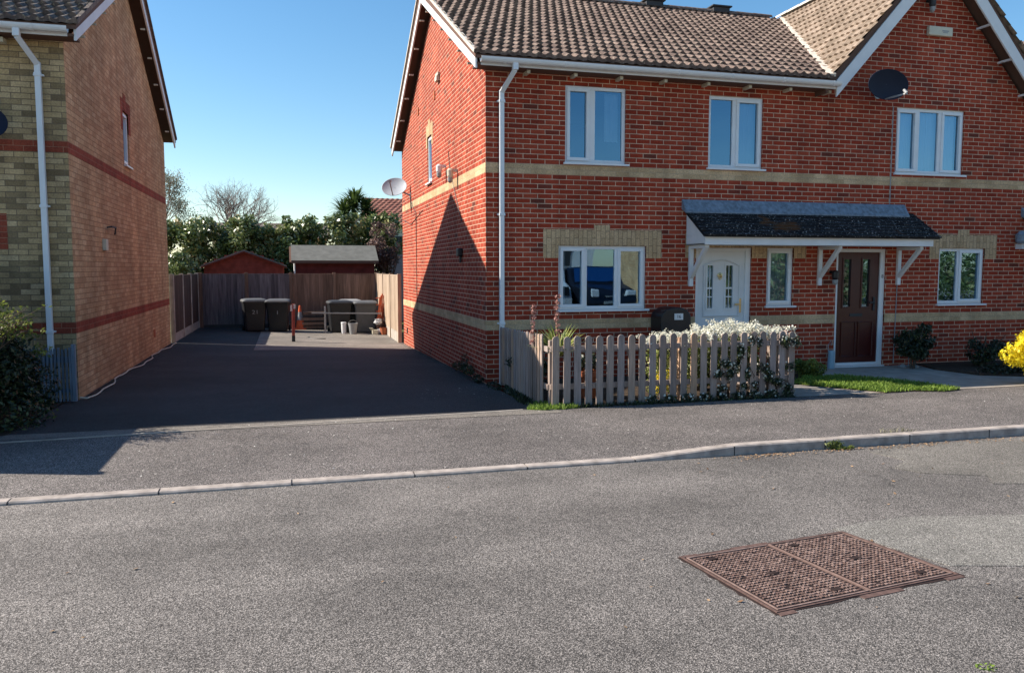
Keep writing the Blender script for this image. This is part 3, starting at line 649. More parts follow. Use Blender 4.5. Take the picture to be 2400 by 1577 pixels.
# gable lamp, side lamps
def walllamp(c, out, label, mat, lens='lgrey'):
    t = thing('wall_lamp', c, label, 'wall lamp'); o_ = Vector(out); c = Vector(c); b = MB()
    b.beam(c, c+o_*.10, .05, .05, (0, 0, 1)); b.lathe([(.03, .03), (.06, .0), (.055, -.10), (.03, -.14)], c+o_*.13, 12); obj('housing', b, mat, t, smooth=False)
    l = MB(); l.lathe([(.05, -.001), (.045, -.06), (.02, -.09)], c+o_*.13+Vector((0, 0, -.13)), 12); obj('lens', l, M[lens], t); return t
walllamp((7.92, 0, 6.37), (0, -1, 0), 'small dark lamp near the top of the front gable', M['dark'])
walllamp((0, 3.18, 3.66), (-1, 0, 0), 'white security lamp high on the side wall, the farther of the two', M['white'])
walllamp((0, 2.11, 3.46), (-1, 0, 0), 'pale sensor lamp on the side wall near the corner', M['cream'])
walllamp((6.14, 0, 1.68), (0, -1, 0), 'black wall lamp beside the maroon door frame', M['black'])
t = thing('meter_cowl', (0, 1.75, 2.0), 'small black cowl fixed to the shaded part of the side wall', 'vent cowl')
b = MB(); b.box(-.09, 0, 1.67, 1.83, 1.95, 2.09); obj('cowl', b, M['black'], t, bevel=.02); b = MB(); b.tube([(-.03, 1.75, 1.95), (-.03, 1.75, 1.84)], .02, 8); obj('spout', b, M['black'], t)

# ------------------------------------------------------------------ the yellow brick house on the left
LH = thing('brick_house', (-10, 4.5, 0), 'yellow brick house with red brick bands at the left of the drive', 'house'); LH['rb'] = 1
LX = -5.70
LFT = lambda a, d, z: (LX-a, -d, z); LST = lambda a, d, z: (LX+d, a, z)
LG = (.80+.0, 2.2, 1.1, 2.0)
o = obj('front_wall', wall(LFT, 0, 9, -.3, ZW, [(1.05, 2.3, 1.15, 2.06)]), M['yel'], LH)
LSW = (3.98, 4.50, 3.60, 4.56)
m = wall(LST, 0, DEP, -.35, 4.70, [LSW]); m.add([(LX, 0, 4.70), (LX, RY, 6.98), (LX, DEP, 4.70)], [(0, 1, 2)]); obj('side_wall', m, M['tan'], LH)
m = MB(); m.box(LX-9, LX-.01, DEP, DEP+.1, -.35, 4.75); m.box(LX-9, LX-8.9, .01, DEP, -.3, 4.7); m.box(LX-8.8, LX-.3, .3, DEP-.2, 2.5, 2.6); m.box(LX-8.8, LX-.3, .3, DEP-.2, 4.7, 4.75); obj('back_wall', m, M['yel'], LH)
bands = MB()
for zt in (1.022, 3.422):
    bands.box(LX-9, LX+.004, -.004, .02, zt-.15, zt); bands.box(LX-.02, LX+.004, .021, DEP, zt-.15, zt)
obj('brick_band', bands, M['redb'], LH)
soldier(LST, LH, 3.80, 4.72, 3.98, 4.50, 4.56, 4.76, 4.20, (4.05, 4.28, 4.86))
soldier(LFT, LH, .76, 2.6, 1.05, 2.3, 2.06, 2.46, 1.99)
LH_ = LH
window(LH, LST, *LSW, [], {0}, None, {0: (1, 2)}, label='narrow window high in the tan brick side wall')
window(LH, LFT, 1.05, 2.3, 1.15, 2.06, [(1.6, 1.68)], {0})
obj('main_roof', tiles((0, EY, EZ), (1, 0, 0), U, slopeL, lambda s: (LX-9.2, LX+.25)), M['tilel'], LH)
dk = MB(); dk.prism([(EY+.03, EZ-.015), (RY, RZ-.015), (DEP-EY, EZ-.015), (DEP-EY, EZ-.07), (RY, RZ-.15), (EY+.03, EZ-.07)][::-1], lambda y, z: (LX-9.2, y, z), lambda y, z: (LX+.23, y, z)); obj('roof_deck', dk, M['soffit'], LH)
bk = MB(); bk.add([(LX-9.2, RY, RZ), (LX+.25, RY, RZ), (LX+.25, DEP-EY, EZ), (LX-9.2, DEP-EY, EZ)], [(0, 1, 2, 3)]); obj('back_roof', bk, M['tilel'], LH)
obj('ridge_tile', ridge_tiles((LX-9.2, RY, RZ+.035), (LX+.25, RY, RZ+.035)), M['tilel'], LH, smooth=True)
vg = MB(); vg.beam((LX+.235, EY, EZ+.02), (LX+.235, RY, RZ+.02), .05, .06); vg.beam((LX+.235, DEP-EY, EZ+.02), (LX+.235, RY, RZ+.02), .05, .06); obj('verge_mortar', vg, M['tilel'], LH)
barge(LX+.195, .03, LH)
for y in np.arange(.4, 9, .75):
    if abs(y-RY) < .3: continue
    b = MB(); z = 4.70+.5*(y if y < RY else DEP-y); b.box(LX+.10, LX+.18, y-.015, y+.015, z-.03, z+.0); obj('purlin_end', b, M['cream'], LH)
sf = MB(); sf.box(LX-9, LX+.2, -.30, 0, 4.705, 4.74); obj('soffit', sf, M['soffit'], LH)
gutter(LX-9, LX+.14, LH); downpipe(-6.0, -6.14, LH, zbot=.60)
b = MB(); b.box(-6.50, -6.36, -.14, -.0, 4.62, 4.68); obj('eave_bracket', b, M['cream'], LH)
b = MB(); b.box(LX, LX+.06, 1.86, 2.02, 2.02, 2.20); obj('junction_box', b, M['cream'], LH, bevel=.01)
b = MB(); b.tube([(LX+.03, 2.10, 2.39), (LX+.10, 2.10, 2.40), (LX+.10, 2.42, 2.40), (LX+.08, 2.44, 2.29)], .014, 6); obj('hook', b, M['dark'], LH)
b = MB(); b.box(LX, LX+.012, 6.55, 6.75, .28, .44); obj('vent_brick', b, M['terra'], LH)
b = MB(); b.tube([(LX+.02, -.05, .0)] + [(LX+.10+.05*math.sin(y*1.7)+.03*math.sin(y*5), y, dz(LX, y)+.022) for y in np.arange(0, 9.1, .3)], .011, 5)
tag(obj('cable', b, M['cream'], base=(LX+.1, 4, 0)), 'thin pale cable lying along the foot of the tan side wall', 'cable')
# ------------------------------------------------------------------ left: grey slatted screen and unseen fence added as a shadow caster
t = thing('slatted_screen', (-6.1, -.22, 0), 'low blue-grey slatted screen under the left downpipe', 'fence panel')
for i in range(17):
    m = MB(); x = -5.72-i*.045; m.box(x-.028, x, -.25, -.225, -.02, .70-.012*(i % 3)); obj('slat', m, M['slat'], t, bevel=.004)
m = MB(); m.box(-6.48, -5.72, -.222, -.19, .10, .15); m.box(-6.48, -5.72, -.222, -.19, .50, .58); m.box(-5.715, -5.67, -.26, -.19, -.02, .74); obj('rail', m, M['slat'], t)
def fence(name, label, pts, h, panelmat, board=.105, z0f=lambda x, y: 0, post='concpost', plen=1.83, gb=.15, gmat='concpost', grp=None, capm=None, ph=.03):
    t = thing(name, (pts[0][0], pts[0][1], z0f(*pts[0])), label, 'fence', grp)
    for (xa, ya), (xb, yb) in zip(pts[:-1], pts[1:]):
        d = Vector((xb-xa, yb-ya, 0)); L = d.length; d.normalize(); n = Vector((-d.y, d.x, 0)); k = max(1, round(L/plen)); st = L/k
        for i in range(k+1):
            p = Vector((xa, ya, 0))+d*(st*i); z = z0f(p.x, p.y); m = MB(); m.beam(p+Vector((0, 0, z-.1)), p+Vector((0, 0, h+ph)), .10, .10, tuple(d)); obj('post', m, M[post], t, bevel=.006)
        for i in range(k):
            pm = MB(); p = Vector((xa, ya, 0))+d*(st*i+.055); Lp = st-.11; nb = int(Lp/board); mz = z0f(*(p+d*Lp/2).to_2d()); w = Lp/nb
            for j in range(nb):
                a = p+d*(w*j); b_ = p+d*(w*(j+1)+.012); r = random.random(); jz = random.uniform(-.006, .006)
                V = []
                for q, o1, o2 in ((a, .008, .018), (b_, .008, .030)): V += [q+n*o1+Vector((0, 0, mz+gb)), q+n*o2+Vector((0, 0, mz+gb)), q+n*o2+Vector((0, 0, h-.035+jz)), q+n*o1+Vector((0, 0, h-.035+jz))]
                pm.add(V, [(0,1,2,3)[::-1], (4,5,6,7), (0,1,5,4), (1,2,6,5), (2,3,7,6), (3,0,4,7)], r)
                V = [v_-2*n*((v_-q_).dot(n)) for v_, q_ in zip(V, [a]*4+[b_]*4)]
                pm.add(V, [(0,1,2,3), (4,5,6,7)[::-1], (0,1,5,4)[::-1], (1,2,6,5)[::-1], (2,3,7,6)[::-1], (3,0,4,7)[::-1]], r)
            obj('panel', pm, M[panelmat(i) if callable(panelmat) else panelmat], t)
            c = MB(); c.beam(p+Vector((0, 0, h-.015)), p+d*Lp+Vector((0, 0, h-.015)), .06, .03, (0, 0, 1)); obj('cap_rail', c, M[panelmat(i) if callable(panelmat) else panelmat], t)
            if gb > 0:
                g = MB(); g.beam(p+Vector((0, 0, mz+gb/2-.02)), p+d*Lp+Vector((0, 0, mz+gb/2-.02)), .045, gb+.04, (0, 0, 1)); obj('gravel_board', g, M[gmat], t)
    return t
fence('garden_fence', 'tall brown board fence with concrete posts and base boards behind the tan house', [(-5.66, 9.35), (-5.60, 14.55)], 1.57, 'boardd', z0f=dz, gb=.22)
fence('garden_fence', 'tall weathered fence closing the far end of the drive behind the bins', [(-5.50, 14.6), (-.12, 14.6)], 1.58, lambda i: 'boardg' if i < 1 else ('boardg' if i == 1 else 'board'), z0f=lambda x, y: -.2, post='board', gb=.2, gmat='dark', plen=1.4)
fence('garden_fence', 'sunlit bleached board fence running back from the red brick house', [(-.09, 9.28), (-.09, 14.5)], 1.57, 'boardl', z0f=lambda x, y: -.24, gb=.3, post='boardl')
fence('garden_fence', 'unseen board fence added to cast the ground shadow at the lower left', [(-6.86, -3.80), (-6.86, -.3)], 1.8, 'board', z0f=lambda x, y: -.02)  # added out of view, sized and placed for the shadow it throws

# ------------------------------------------------------------------ picket fence
t = thing('picket_fence', (1.9, -2.5, 0), 'weathered round-topped picket fence round the front garden', 'fence')
def picket(p, d, h, z0, w=.092, th=.02, lean=0):
    d = Vector(d).normalized(); n = Vector((-d.y, d.x, 0)); poly = [(-w/2, z0), (w/2, z0)] + [(w/2*math.cos(a), h-w/2+w/2*math.sin(a)) for a in np.linspace(0, math.pi, 9)]
    m = MB(); r = random.random(); P = Vector((p[0], p[1], 0))
    m.prism([(a+lean*(z-z0), z) for a, z in poly], lambda a, z: tuple(P+d*a+Vector((0, 0, z))-n*th/2), lambda a, z: tuple(P+d*a+Vector((0, 0, z))+n*th/2), r)
    return m
for i in range(24):
    x = .285+i*.1475+random.uniform(-.004, .004); obj('picket', picket((x, -2.515), (1, 0, 0), .895+random.uniform(-.008, .008), .0+random.uniform(0, .015), lean=random.uniform(-.008, .008)), M['picket'], t, bevel=.003)
for i in range(17):
    y = -.20-i*.127; obj('picket', picket((.19, y), (0, 1, 0), .855+.003*i+random.uniform(-.006, .006), -.02, lean=random.uniform(-.01, .01), w=.085), M['picket'], t, bevel=.003)
for i in range(6):
    y = -2.33+i*.19; obj('picket', picket((3.70, y), (0, 1, 0), .89+random.uniform(-.01, .01), .0), M['picket'], t, bevel=.003)
m = MB()
for z in (.22, .70): m.box(.23, 3.68, -2.50, -2.465, z, z+.07); m.box(.205, .235, -2.43, -.05, z-.01, z+.06); m.box(3.655, 3.685, -2.46, -1.3, z-.01, z+.06)
obj('rail', m, M['picket'], t, bevel=.003)
for x, y in ((.26, -2.42), (2.05, -2.425), (3.64, -2.42), (.27, -.10), (3.64, -1.3)):
    m = MB(); m.box(x-.035, x+.035, y-.035, y+.035, -.02, .84); obj('post', m, M['picket'], t, bevel=.004)

# ------------------------------------------------------------------ foliage helpers
def leaves(pts, nrm, size, aspect=.5, jitter=.8, rv=None, up=.0):
    """one rhombus per point; pts (n,3), nrm outward directions"""
    n = len(pts); nn = nrm + RG.normal(0, jitter, (n, 3)); nn[:, 2] += up; nn /= np.linalg.norm(nn, axis=1)[:, None]+1e-9
    t = RG.normal(0, 1, (n, 3)); t -= nn*np.sum(t*nn, axis=1)[:, None]; t /= np.linalg.norm(t, axis=1)[:, None]+1e-9; b = np.cross(nn, t)
    s = size*RG.uniform(.6, 1.35, n)[:, None]
    V = np.stack([pts-t*s*.5, pts+b*s*aspect*.5, pts+t*s*.5+nn*s*.08, pts-b*s*aspect*.5], 1).reshape(-1, 3)
    return V, np.arange(4*n).reshape(-1, 4), (RG.random(n) if rv is None else rv)
def blobpts(blobs, n, shell=.55, drop=0):
    """blobs: (cx,cy,cz,rx,ry,rz)"""
    B = np.array(blobs, float); w = (B[:, 3]*B[:, 4]*B[:, 5])**(2/3); w /= w.sum(); idx = RG.choice(len(B), n, p=w)
    d = RG.normal(0, 1, (n, 3)); d /= np.linalg.norm(d, axis=1)[:, None]; r = shell+(1-shell)*RG.random(n)**.6; r *= 1+RG.normal(0, .07, n)
    c = B[idx, :3]; rr = B[idx, 3:6]; P = c+d*rr*r[:, None]; return P, d, idx
def crown(name, parent, blobs, n, size, mat, aspect=.5, shell=.5, zmin=None, zt=None, **k):
    P, d, idx = blobpts(blobs, n, shell)
    if zmin is not None: P[:, 2] = np.maximum(P[:, 2], zmin)
    cl = RG.random(len(blobs))[idx]; rv = np.clip(.55*RG.random(n)+.45*cl, 0, 1)
    return obj(name, leaves(P, d, size, aspect, rv=rv, **k), M[mat], parent)
def clumps(cx, cy, cz, rx, ry, rz, n, r0, r1, shell=.75):
    out = []
    for _ in range(n):
        d = Vector((random.gauss(0, 1), random.gauss(0, 1), random.gauss(0, 1))).normalized(); q = shell*random.uniform(.6, 1.1); r = random.uniform(r0, r1)
        out.append((cx+d.x*rx*q, cy+d.y*ry*q, cz+d.z*rz*q, r, r, r*random.uniform(.7, 1)))
    return out
def branches(root, d0, L, r, depth, spread=.6, ratio=.72, kids=(2, 4), up=.15, m=None, k=5, ends=None, bend=.12):
    m = m or MB()
    def rec(p, d, L, r, dep):
        pts = [p]; q = p.copy(); dd = d.copy(); n = 3
        for i in range(n):
            dd = (dd+Vector((random.gauss(0, bend), random.gauss(0, bend), random.gauss(0, bend)+up*.3))).normalized(); q = q+dd*L/n; pts.append(q.copy())
        m.tube(pts, [r*(1-.3*i/n) for i in range(n+1)], k if dep > 2 else 3, cap=False)
        if dep == 0:
            if ends is not None: ends.append(q)
            return
        for _ in range(random.randint(*kids)):
            nd = (dd+Vector((random.gauss(0, spread), random.gauss(0, spread), random.gauss(0, spread*.7)+up))).normalized()
            rec(pts[random.choice((2, 3, 3))] if _ else q, nd, L*ratio*random.uniform(.8, 1.15), r*.62, dep-1)
    rec(Vector(root), Vector(d0).normalized(), L, r, depth); return m
def stems(base, n, h, spread, r=.012, mat='bark'):
    m = MB()
    for _ in range(n):
        a = random.uniform(0, 6.28); q = spread*random.uniform(.2, 1); b = Vector(base); m.tube([b+Vector((math.cos(a)*.05, math.sin(a)*.05, 0)), b+Vector((math.cos(a)*q*.5, math.sin(a)*q*.5, h*.5)), b+Vector((math.cos(a)*q, math.sin(a)*q, h*random.uniform(.7, .95)))], [r, r*.8, r*.4], 5)
    return m
def shrub(name, base, label, blobs, n, size, mat, cat='shrub', group=None, stem=(6, .5, .3), **k):
    t = thing(name, base, label, cat, group); obj('stem', stems(base, *stem), M['bark'], t); crown('foliage', t, blobs, n, size, mat, **k); return t

# big dark bush at the left edge
bl = clumps(-6.2, -1.75, .52, .55, .80, .55, 34, .16, .32) + [(-5.8, -2.0, .15, .30, .6, .28), (-5.72, -1.6, .35, .2, .4, .3)]
t = shrub('shrub', (-6.2, -1.8, -.02), 'large dark leafy bush at the left edge in front of the yellow house', bl, 9000, .055, 'darkleaf', stem=(10, .8, .5), shell=.35, zmin=-.01)
P, d, _ = blobpts([(-5.95, -2.3, 1.25, .14, .2, .22), (-6.05, -2.0, 1.15, .22, .25, .20), (-5.95, -1.5, .98, .22, .25, .13), (-5.72, -1.5, .78, .12, .2, .10), (-6.05, -2.3, 1.28, .2, .12, .12)], 700, .2)
obj('foliage', leaves(P, d, .05, .5), M['lime'], t)
m = MB(); ends = []
for a in range(26):
    an = random.uniform(-1.2, .9); L = random.uniform(.5, 1.0); b = Vector((-6.1, -2.5, .8)); e = b+Vector((math.cos(an)*L*.85, math.sin(an)*L*.55, random.uniform(.25, .75)))
    m.tube([b, (b+e)/2+Vector((0, 0, .1)), e], [.008, .006, .003], 4)
    ends += [tuple(b+(e-b)*q+Vector((random.gauss(0, .02), random.gauss(0, .02), random.gauss(0, .02)))) for q in np.linspace(.35, 1, 9)]
m = MB(); P = []
for i in range(34):
    b = Vector((-6.0+random.uniform(-.1, .15), -2.55+random.uniform(-.25, .2), .9)); an = random.uniform(-1.5, 1.2); L = random.uniform(.35, .75); e = b+Vector((math.cos(an)*L*.75, math.sin(an)*L*.45, random.uniform(.15, .48)))
    m.tube([b, b.lerp(e, .5)+Vector((0, 0, .08)), e], [.007, .005, .002], 4); P += [tuple(b.lerp(e, q)+Vector((0, 0, .16*q*(1-q)))) for q in np.linspace(.3, 1, 14)]
obj('branch', m, M['bark'], t); P = np.array(P); obj('foliage', leaves(P+RG.normal(0, .022, P.shape), RG.normal(0, 1, P.shape), .05, .45), M['lime'], t)
# white flowering shrub behind the pickets
bl = clumps(2.85, -1.85, .48, .85, .50, .36, 34, .14, .24)
t = shrub('flowering_shrub', (2.75, -1.7, 0), 'wide green shrub smothered in white blossom behind the picket fence', bl, 9000, .05, 'lime', stem=(14, .7, .8), shell=.4, zmin=.02)
top = [(x, -2.2+random.uniform(-.2, .28), .79+.125*math.exp(-((x-2.85)/.6)**2)+(.05 if x > 3 else 0)+random.uniform(-.05, .03), .13, .18, .08) for x in np.linspace(1.8, 3.74, 48)]
top = [(q[0]+random.gauss(0, .10), q[1]+random.gauss(0, .10), q[2]+random.gauss(0, .035), .055, .065, .045) for q in top for _ in range(5)]
P, d, _ = blobpts(top, 6800, .3); d[:, 2] = np.abs(d[:, 2])+.4; obj('blossom', leaves(P, d, .030, .8, jitter=.9), M['petal'], t)
P, d, _ = blobpts([(x, -2.33, z, .14, .08, .14) for x in (1.72, 1.92, 2.1) for z in (.18, .4, .62)], 1900, .3); obj('variegated_foliage', leaves(P, d, .035, .6), M['yucca'], t)
P, d, _ = blobpts(bl, 1500, .85); obj('blossom', leaves(P, d, .03, .8), M['petal'], t)
m = MB(); P = []
for _ in range(60):
    x = random.uniform(2.0, 3.7); y = -2.1+random.uniform(-.25, .3); z = .78+.17*math.exp(-((x-2.95)/.55)**2); a = random.uniform(0, 6.28); e = (x+.12*math.cos(a), y+.12*math.sin(a), z+random.uniform(.0, .09)); m.tube([(x, y, z-.1), e], [.004, .002], 4)
    P += [tuple(Vector((x, y, z)).lerp(Vector(e), q)) for q in (.5, .7, .85, 1, 1)]
obj('spray', m, M['bark'], t); P = np.array(P); obj('blossom', leaves(P+RG.normal(0, .008, P.shape), RG.normal(0, 1, P.shape), .032, .8), M['petal'], t)
# climber spilling through the fence
bl = [(x, -2.52+random.uniform(-.05, .02), random.uniform(.1, .8), random.uniform(.04, .10), .05, random.uniform(.05, .12)) for x in np.linspace(2.55, 3.72, 22)] + [(x, -2.56, .06, .10, .06, .05) for x in np.linspace(1.6, 3.6, 9)]
t = thing('climber', (3.1, -2.5, 0), 'trailing dark green climber with small white flowers threaded through the pickets', 'climber')
P, d, _ = blobpts(bl, 3000, .2); obj('foliage', leaves(P, d, .04, .6), M['darkleaf'], t); P, d, _ = blobpts(bl, 420, .6); d[:, 1] -= 1.2; obj('blossom', leaves(P, d, .032, .9), M['petal'], t)
m = MB(); 
for x in (2.6, 3.0, 3.4): m.tube([(x, -2.45, 0), (x+.1, -2.53, .3), (x-.05, -2.5, .6), (x+.12, -2.53, .85)], .006, 5)
obj('stem', m, M['bark'], t)
# sword-leaved plants
def sword(name, c, n, L, label, mat='yucca', w=.03, el=(.5, 1.3), droop=.3, cat='plant', ret=False, parent=None):
    t = parent or thing(name, c, label, cat); m = MB()
    for i in range(n):
        a = random.uniform(0, 6.28); e = random.uniform(*el); l = L*random.uniform(.7, 1.1); d = Vector((math.cos(a)*math.cos(e), math.sin(a)*math.cos(e), math.sin(e))); s = Vector((-math.sin(a), math.cos(a), 0)); r = random.random(); V = []
        for j in range(6):
            q = j/5; p = Vector(c)+d*l*q+Vector((math.cos(a), math.sin(a), 0))*l*.12*q*q-Vector((0, 0, droop*l*q*q*q)); ww = w*(.6+.8*q if q < .4 else 1.1*(1-q)/.6+.02)
            V += [p-s*ww/2, p+s*ww/2]
        m.add(V, [(2*j, 2*j+1, 2*j+3, 2*j+2) for j in range(5)], r)
    obj('leaf_rosette', m, M[mat], t); return t
sword('sword_plant', (.44, -2.2, .60), 150, .50, 'spiky green and cream sword-leaved plant at the corner of the picket fence', el=(.35, 1.4), droop=.12)
def flowerstalk(c, h, label, f):
    t = thing('flower_stalk', c, label, 'flower'); m = MB(); m.tube([c, (c[0]+.01, c[1], c[2]+h)], [.007, .004], 5); obj('stem', m, M['bark'], t)
    P, d, _ = blobpts([(c[0]+.01+random.uniform(-.015, .015), c[1], c[2]+h*q, .035*f, .035*f, .035) for q in np.linspace(.62, 1, 8)], 240, .3); obj('blossom', leaves(P, d, .028, .8), M['pink'], t)
flowerstalk((.15, -1.95, .02), 1.22, 'single pink flower spike standing beside the downpipe', 1.0)
flowerstalk((.42, -2.15, .02), 1.36, 'taller loose pink flower spike rising from the sword-leaved plant', 1.25)
bl = clumps(.45, -.75, .35, .28, .4, .38, 14, .10, .18); shrub('shrub', (.45, -.75, 0), 'dark low shrub in the corner behind the side pickets', bl, 2200, .05, 'darkleaf', stem=(5, .4, .2), shell=.3, zmin=.01)
# terracotta pot and small plants inside
t = thing('plant_pot', (.95, -1.9, 0), 'terracotta pot seen between the left pickets', 'plant pot'); m = MB(); m.lathe([(.11, 0), (.16, .30), (.185, .30), (.185, .37), (.15, .37), (.14, .30)], (.95, -1.9, .005), 20); obj('pot', m, M['terra'], t, smooth=False)
crown('foliage', t, [(.95, -1.9, .48, .18, .18, .14)], 500, .05, 'darkleaf')
shrub('shrub', (1.95, -2.1, 0), 'small golden shrub showing low between the pickets', clumps(1.95, -2.15, .22, .14, .12, .2, 6, .07, .12), 900, .035, 'yellow', stem=(4, .3, .1), zmin=.01)
shrub('shrub', (5.05, -.85, 0), 'low lime green shrub left of the maroon door', clumps(5.1, -.9, .18, .30, .22, .14, 9, .08, .14), 1500, .05, 'lime', stem=(4, .25, .15), zmin=.02)
bl = clumps(7.52, -.48, .48, .34, .22, .40, 22, .10, .18); shrub('shrub', (7.5, -.45, 0), 'tall dark glossy shrub right of the maroon door', bl, 3200, .075, 'darkleaf', stem=(8, .8, .35), shell=.35, zmin=.03, aspect=.4)
shrub('shrub', (8.85, -.6, 0), 'dark sparse shrub against the wall below the right window', clumps(8.85, -.65, .32, .45, .3, .28, 12, .09, .16), 2200, .05, 'darkleaf', stem=(8, .7, .5), zmin=.03)
bl = clumps(7.98, -2.55, .50, .56, .36, .42, 30, .12, .22); shrub('golden_shrub', (8.0, -2.55, 0), 'bright golden yellow shrub at the right edge', bl, 6500, .05, 'yellow', stem=(8, .5, .4), shell=.55, zmin=.06, aspect=.6)
shrub('shrub', (8.2, -2.25, 0), 'green tuft at the foot of the golden shrub', [(7.75, -2.75, .08, .22, .12, .08), (8.2, -2.85, .07, .25, .1, .07)], 900, .04, 'lime', stem=(3, .1, .1), zmin=.01)
shrub('shrub', (8.0, -1.4, 0), 'dark groundcover filling the bed behind the golden shrub', [(8.3+.3*i, -1.45+.1*math.sin(i), .08, .25, .3, .10) for i in range(9)], 2600, .05, 'darkleaf', stem=(3, .1, .3), zmin=.02)
shrub('shrub', (.05, -.35, 0), 'ragged dark weeds at the foot of the house corner', [(-.12, .8, .10, .10, .35, .10), (-.10, 1.6, .06, .10, .3, .09), (-.08, .2, .02, .1, .25, .06), (-.12, 1.0, .22, .06, .07, .13), (.0, -.5, .0, .1, .35, .05), (.06, -1.2, .0, .06, .4, .05)], 1500, .035, 'darkleaf', stem=(3, .1, .1))

# grass and weeds
def inpoly(x, y, P):
    c = False; j = len(P)-1
    for i in range(len(P)):
        if (P[i][1] > y) != (P[j][1] > y) and x < (P[j][0]-P[i][0])*(y-P[i][1])/(P[j][1]-P[i][1]+1e-12)+P[i][0]: c = not c
        j = i
    return c
def blades(P, n, h, z0=.0, w=.008, box=None):
    xs = [p[0] for p in P]; ys = [p[1] for p in P]; m = MB(); c = 0
    while c < n:
        x, y = random.uniform(min(xs), max(xs)), random.uniform(min(ys), max(ys))
        if not inpoly(x, y, P): continue
        c += 1; a = random.uniform(0, 6.28); hh = h*random.uniform(.4, 1.3); s = w*random.uniform(.6, 1.3); lx, ly = random.gauss(0, hh*.45), random.gauss(0, hh*.45)
        m.add([(x-math.cos(a)*s, y-math.sin(a)*s, z0), (x+math.cos(a)*s, y+math.sin(a)*s, z0), (x+lx*.6+math.cos(a)*s*.6, y+ly*.6+math.sin(a)*s*.6, z0+hh*.7), (x+lx, y+ly, z0+hh)], [(0, 1, 2, 3)])
    return m
gp = [(4.35, -1.55), (4.9, -1.05), (5.6, -1.05), (6.1, -1.75), (6.35, -2.70), (6.0, -2.80), (5.55, -2.62), (5.1, -2.66), (4.75, -2.15), (4.5, -1.8)]
gs = MB(); gs.prism(gp, lambda a, b: (a, b, -.03), lambda a, b: (a, b, .016)); struct('lawn_soil', gs, M['soil'])
tag(obj('grass', blades(gp, 9000, .055, .012, .009), M['grass']), 'patch of bright green grass in front of the maroon door', 'grass', kind='stuff')
tag(obj('weeds', blades([(-.12, -2.62), (.12, -2.20), (.5, -2.50), (.55, -2.66), (.1, -2.72)], 900, .055, .0, .009), M['grass']), 'tuft of grass at the corner of the picket fence', 'grass', kind='stuff')
tag(obj('weeds', blades([(-.05, -1.9), (.2, -.3), (.16, -2.2), (-.02, -2.3)], 700, .05, -.02, .009), M['darkleaf']), 'dark weeds along the foot of the side pickets', 'grass', kind='stuff')
tag(obj('weeds', blades([(.3, -2.66), (3.7, -2.64), (3.7, -2.54), (.3, -2.54)], 900, .05, .0, .009), M['darkleaf']), 'scrubby weeds along the foot of the front pickets', 'grass', kind='stuff')
t = thing('weed', (2.2, -5.38, -.02), 'small green weed growing against the kerb face', 'weed'); crown('foliage', t, [(2.2, -5.40, .02, .10, .03, .05), (2.3, -5.43, -.01, .12, .03, .02)], 260, .03, 'lime')
t = thing('weed', (3.05, -5.2, .06), 'thin dry weed on top of the kerb joint', 'weed'); obj('foliage', blades([(2.9, -5.26), (3.3, -5.26), (3.3, -5.15), (2.9, -5.15)], 60, .05, .06, .004), M['paleleaf'], t)
t = thing('weed', (.02, -9.33, -.025), 'tiny green weed in the road surface below the iron cover', 'weed'); crown('foliage', t, [(.02, -9.33, -.02, .05, .04, .008)], 28, .018, 'grass')
# fallen leaves and petals, gravel grit (uncountable)
def scatter(n, fx, size, z=.006):
    P = np.array([fx() for _ in range(n)]); N = np.tile([0, 0, 1.], (n, 1)); V, Q, r = leaves(P, N, size, .6, jitter=.18); return V, Q, r
def onpave():
    x, y = random.uniform(-4.5, 9), random.uniform(-5.2, -2.65); return (x, y, (ktop(x)-.004)*max(0, min(1, (-2.62-y)/2.6))+.008)
tag(obj('petal_litter', scatter(520, onpave, .020), M['chip']), 'pale grit and fallen petals scattered over the pavement', 'litter', kind='stuff')
tag(obj('leaf_litter', scatter(420, lambda: (random.choice([random.gauss(1.4, .25), random.gauss(2.5, .5), random.gauss(3.9, .7)]), -5.42-abs(random.gauss(0, .07)), -.016), .026), M['dryleaf']), 'dead leaves gathered in the gutter under the kerb', 'litter', kind='stuff')
tag(obj('drive_litter', scatter(90, lambda: (random.uniform(-1.2, .1), random.uniform(-2.3, -.3), -.02), .022, .0), M['chip']), 'pale bits scattered on the shaded drive by the fence', 'litter', kind='stuff')
tag(obj('moss', scatter(900, lambda: (random.choice([-.03-abs(random.gauss(0, .06)), -5.66+abs(random.gauss(0, .06))]), random.uniform(0, 9), 0), .03, .0), M['darkleaf']), 'moss and dirt gathered along the wall feet beside the drive', 'moss', kind='stuff')
for v_ in bpy.data.objects['moss'].data.vertices: v_.co.z += dz(v_.co.x, v_.co.y)+.012
tag(obj('twig_litter', scatter(60, lambda: (random.uniform(-4.5, 3.5), random.uniform(-9.5, -5.6), -.018), .03), M['dryleaf']), 'few dry leaves and bits lying on the road', 'litter', kind='stuff')


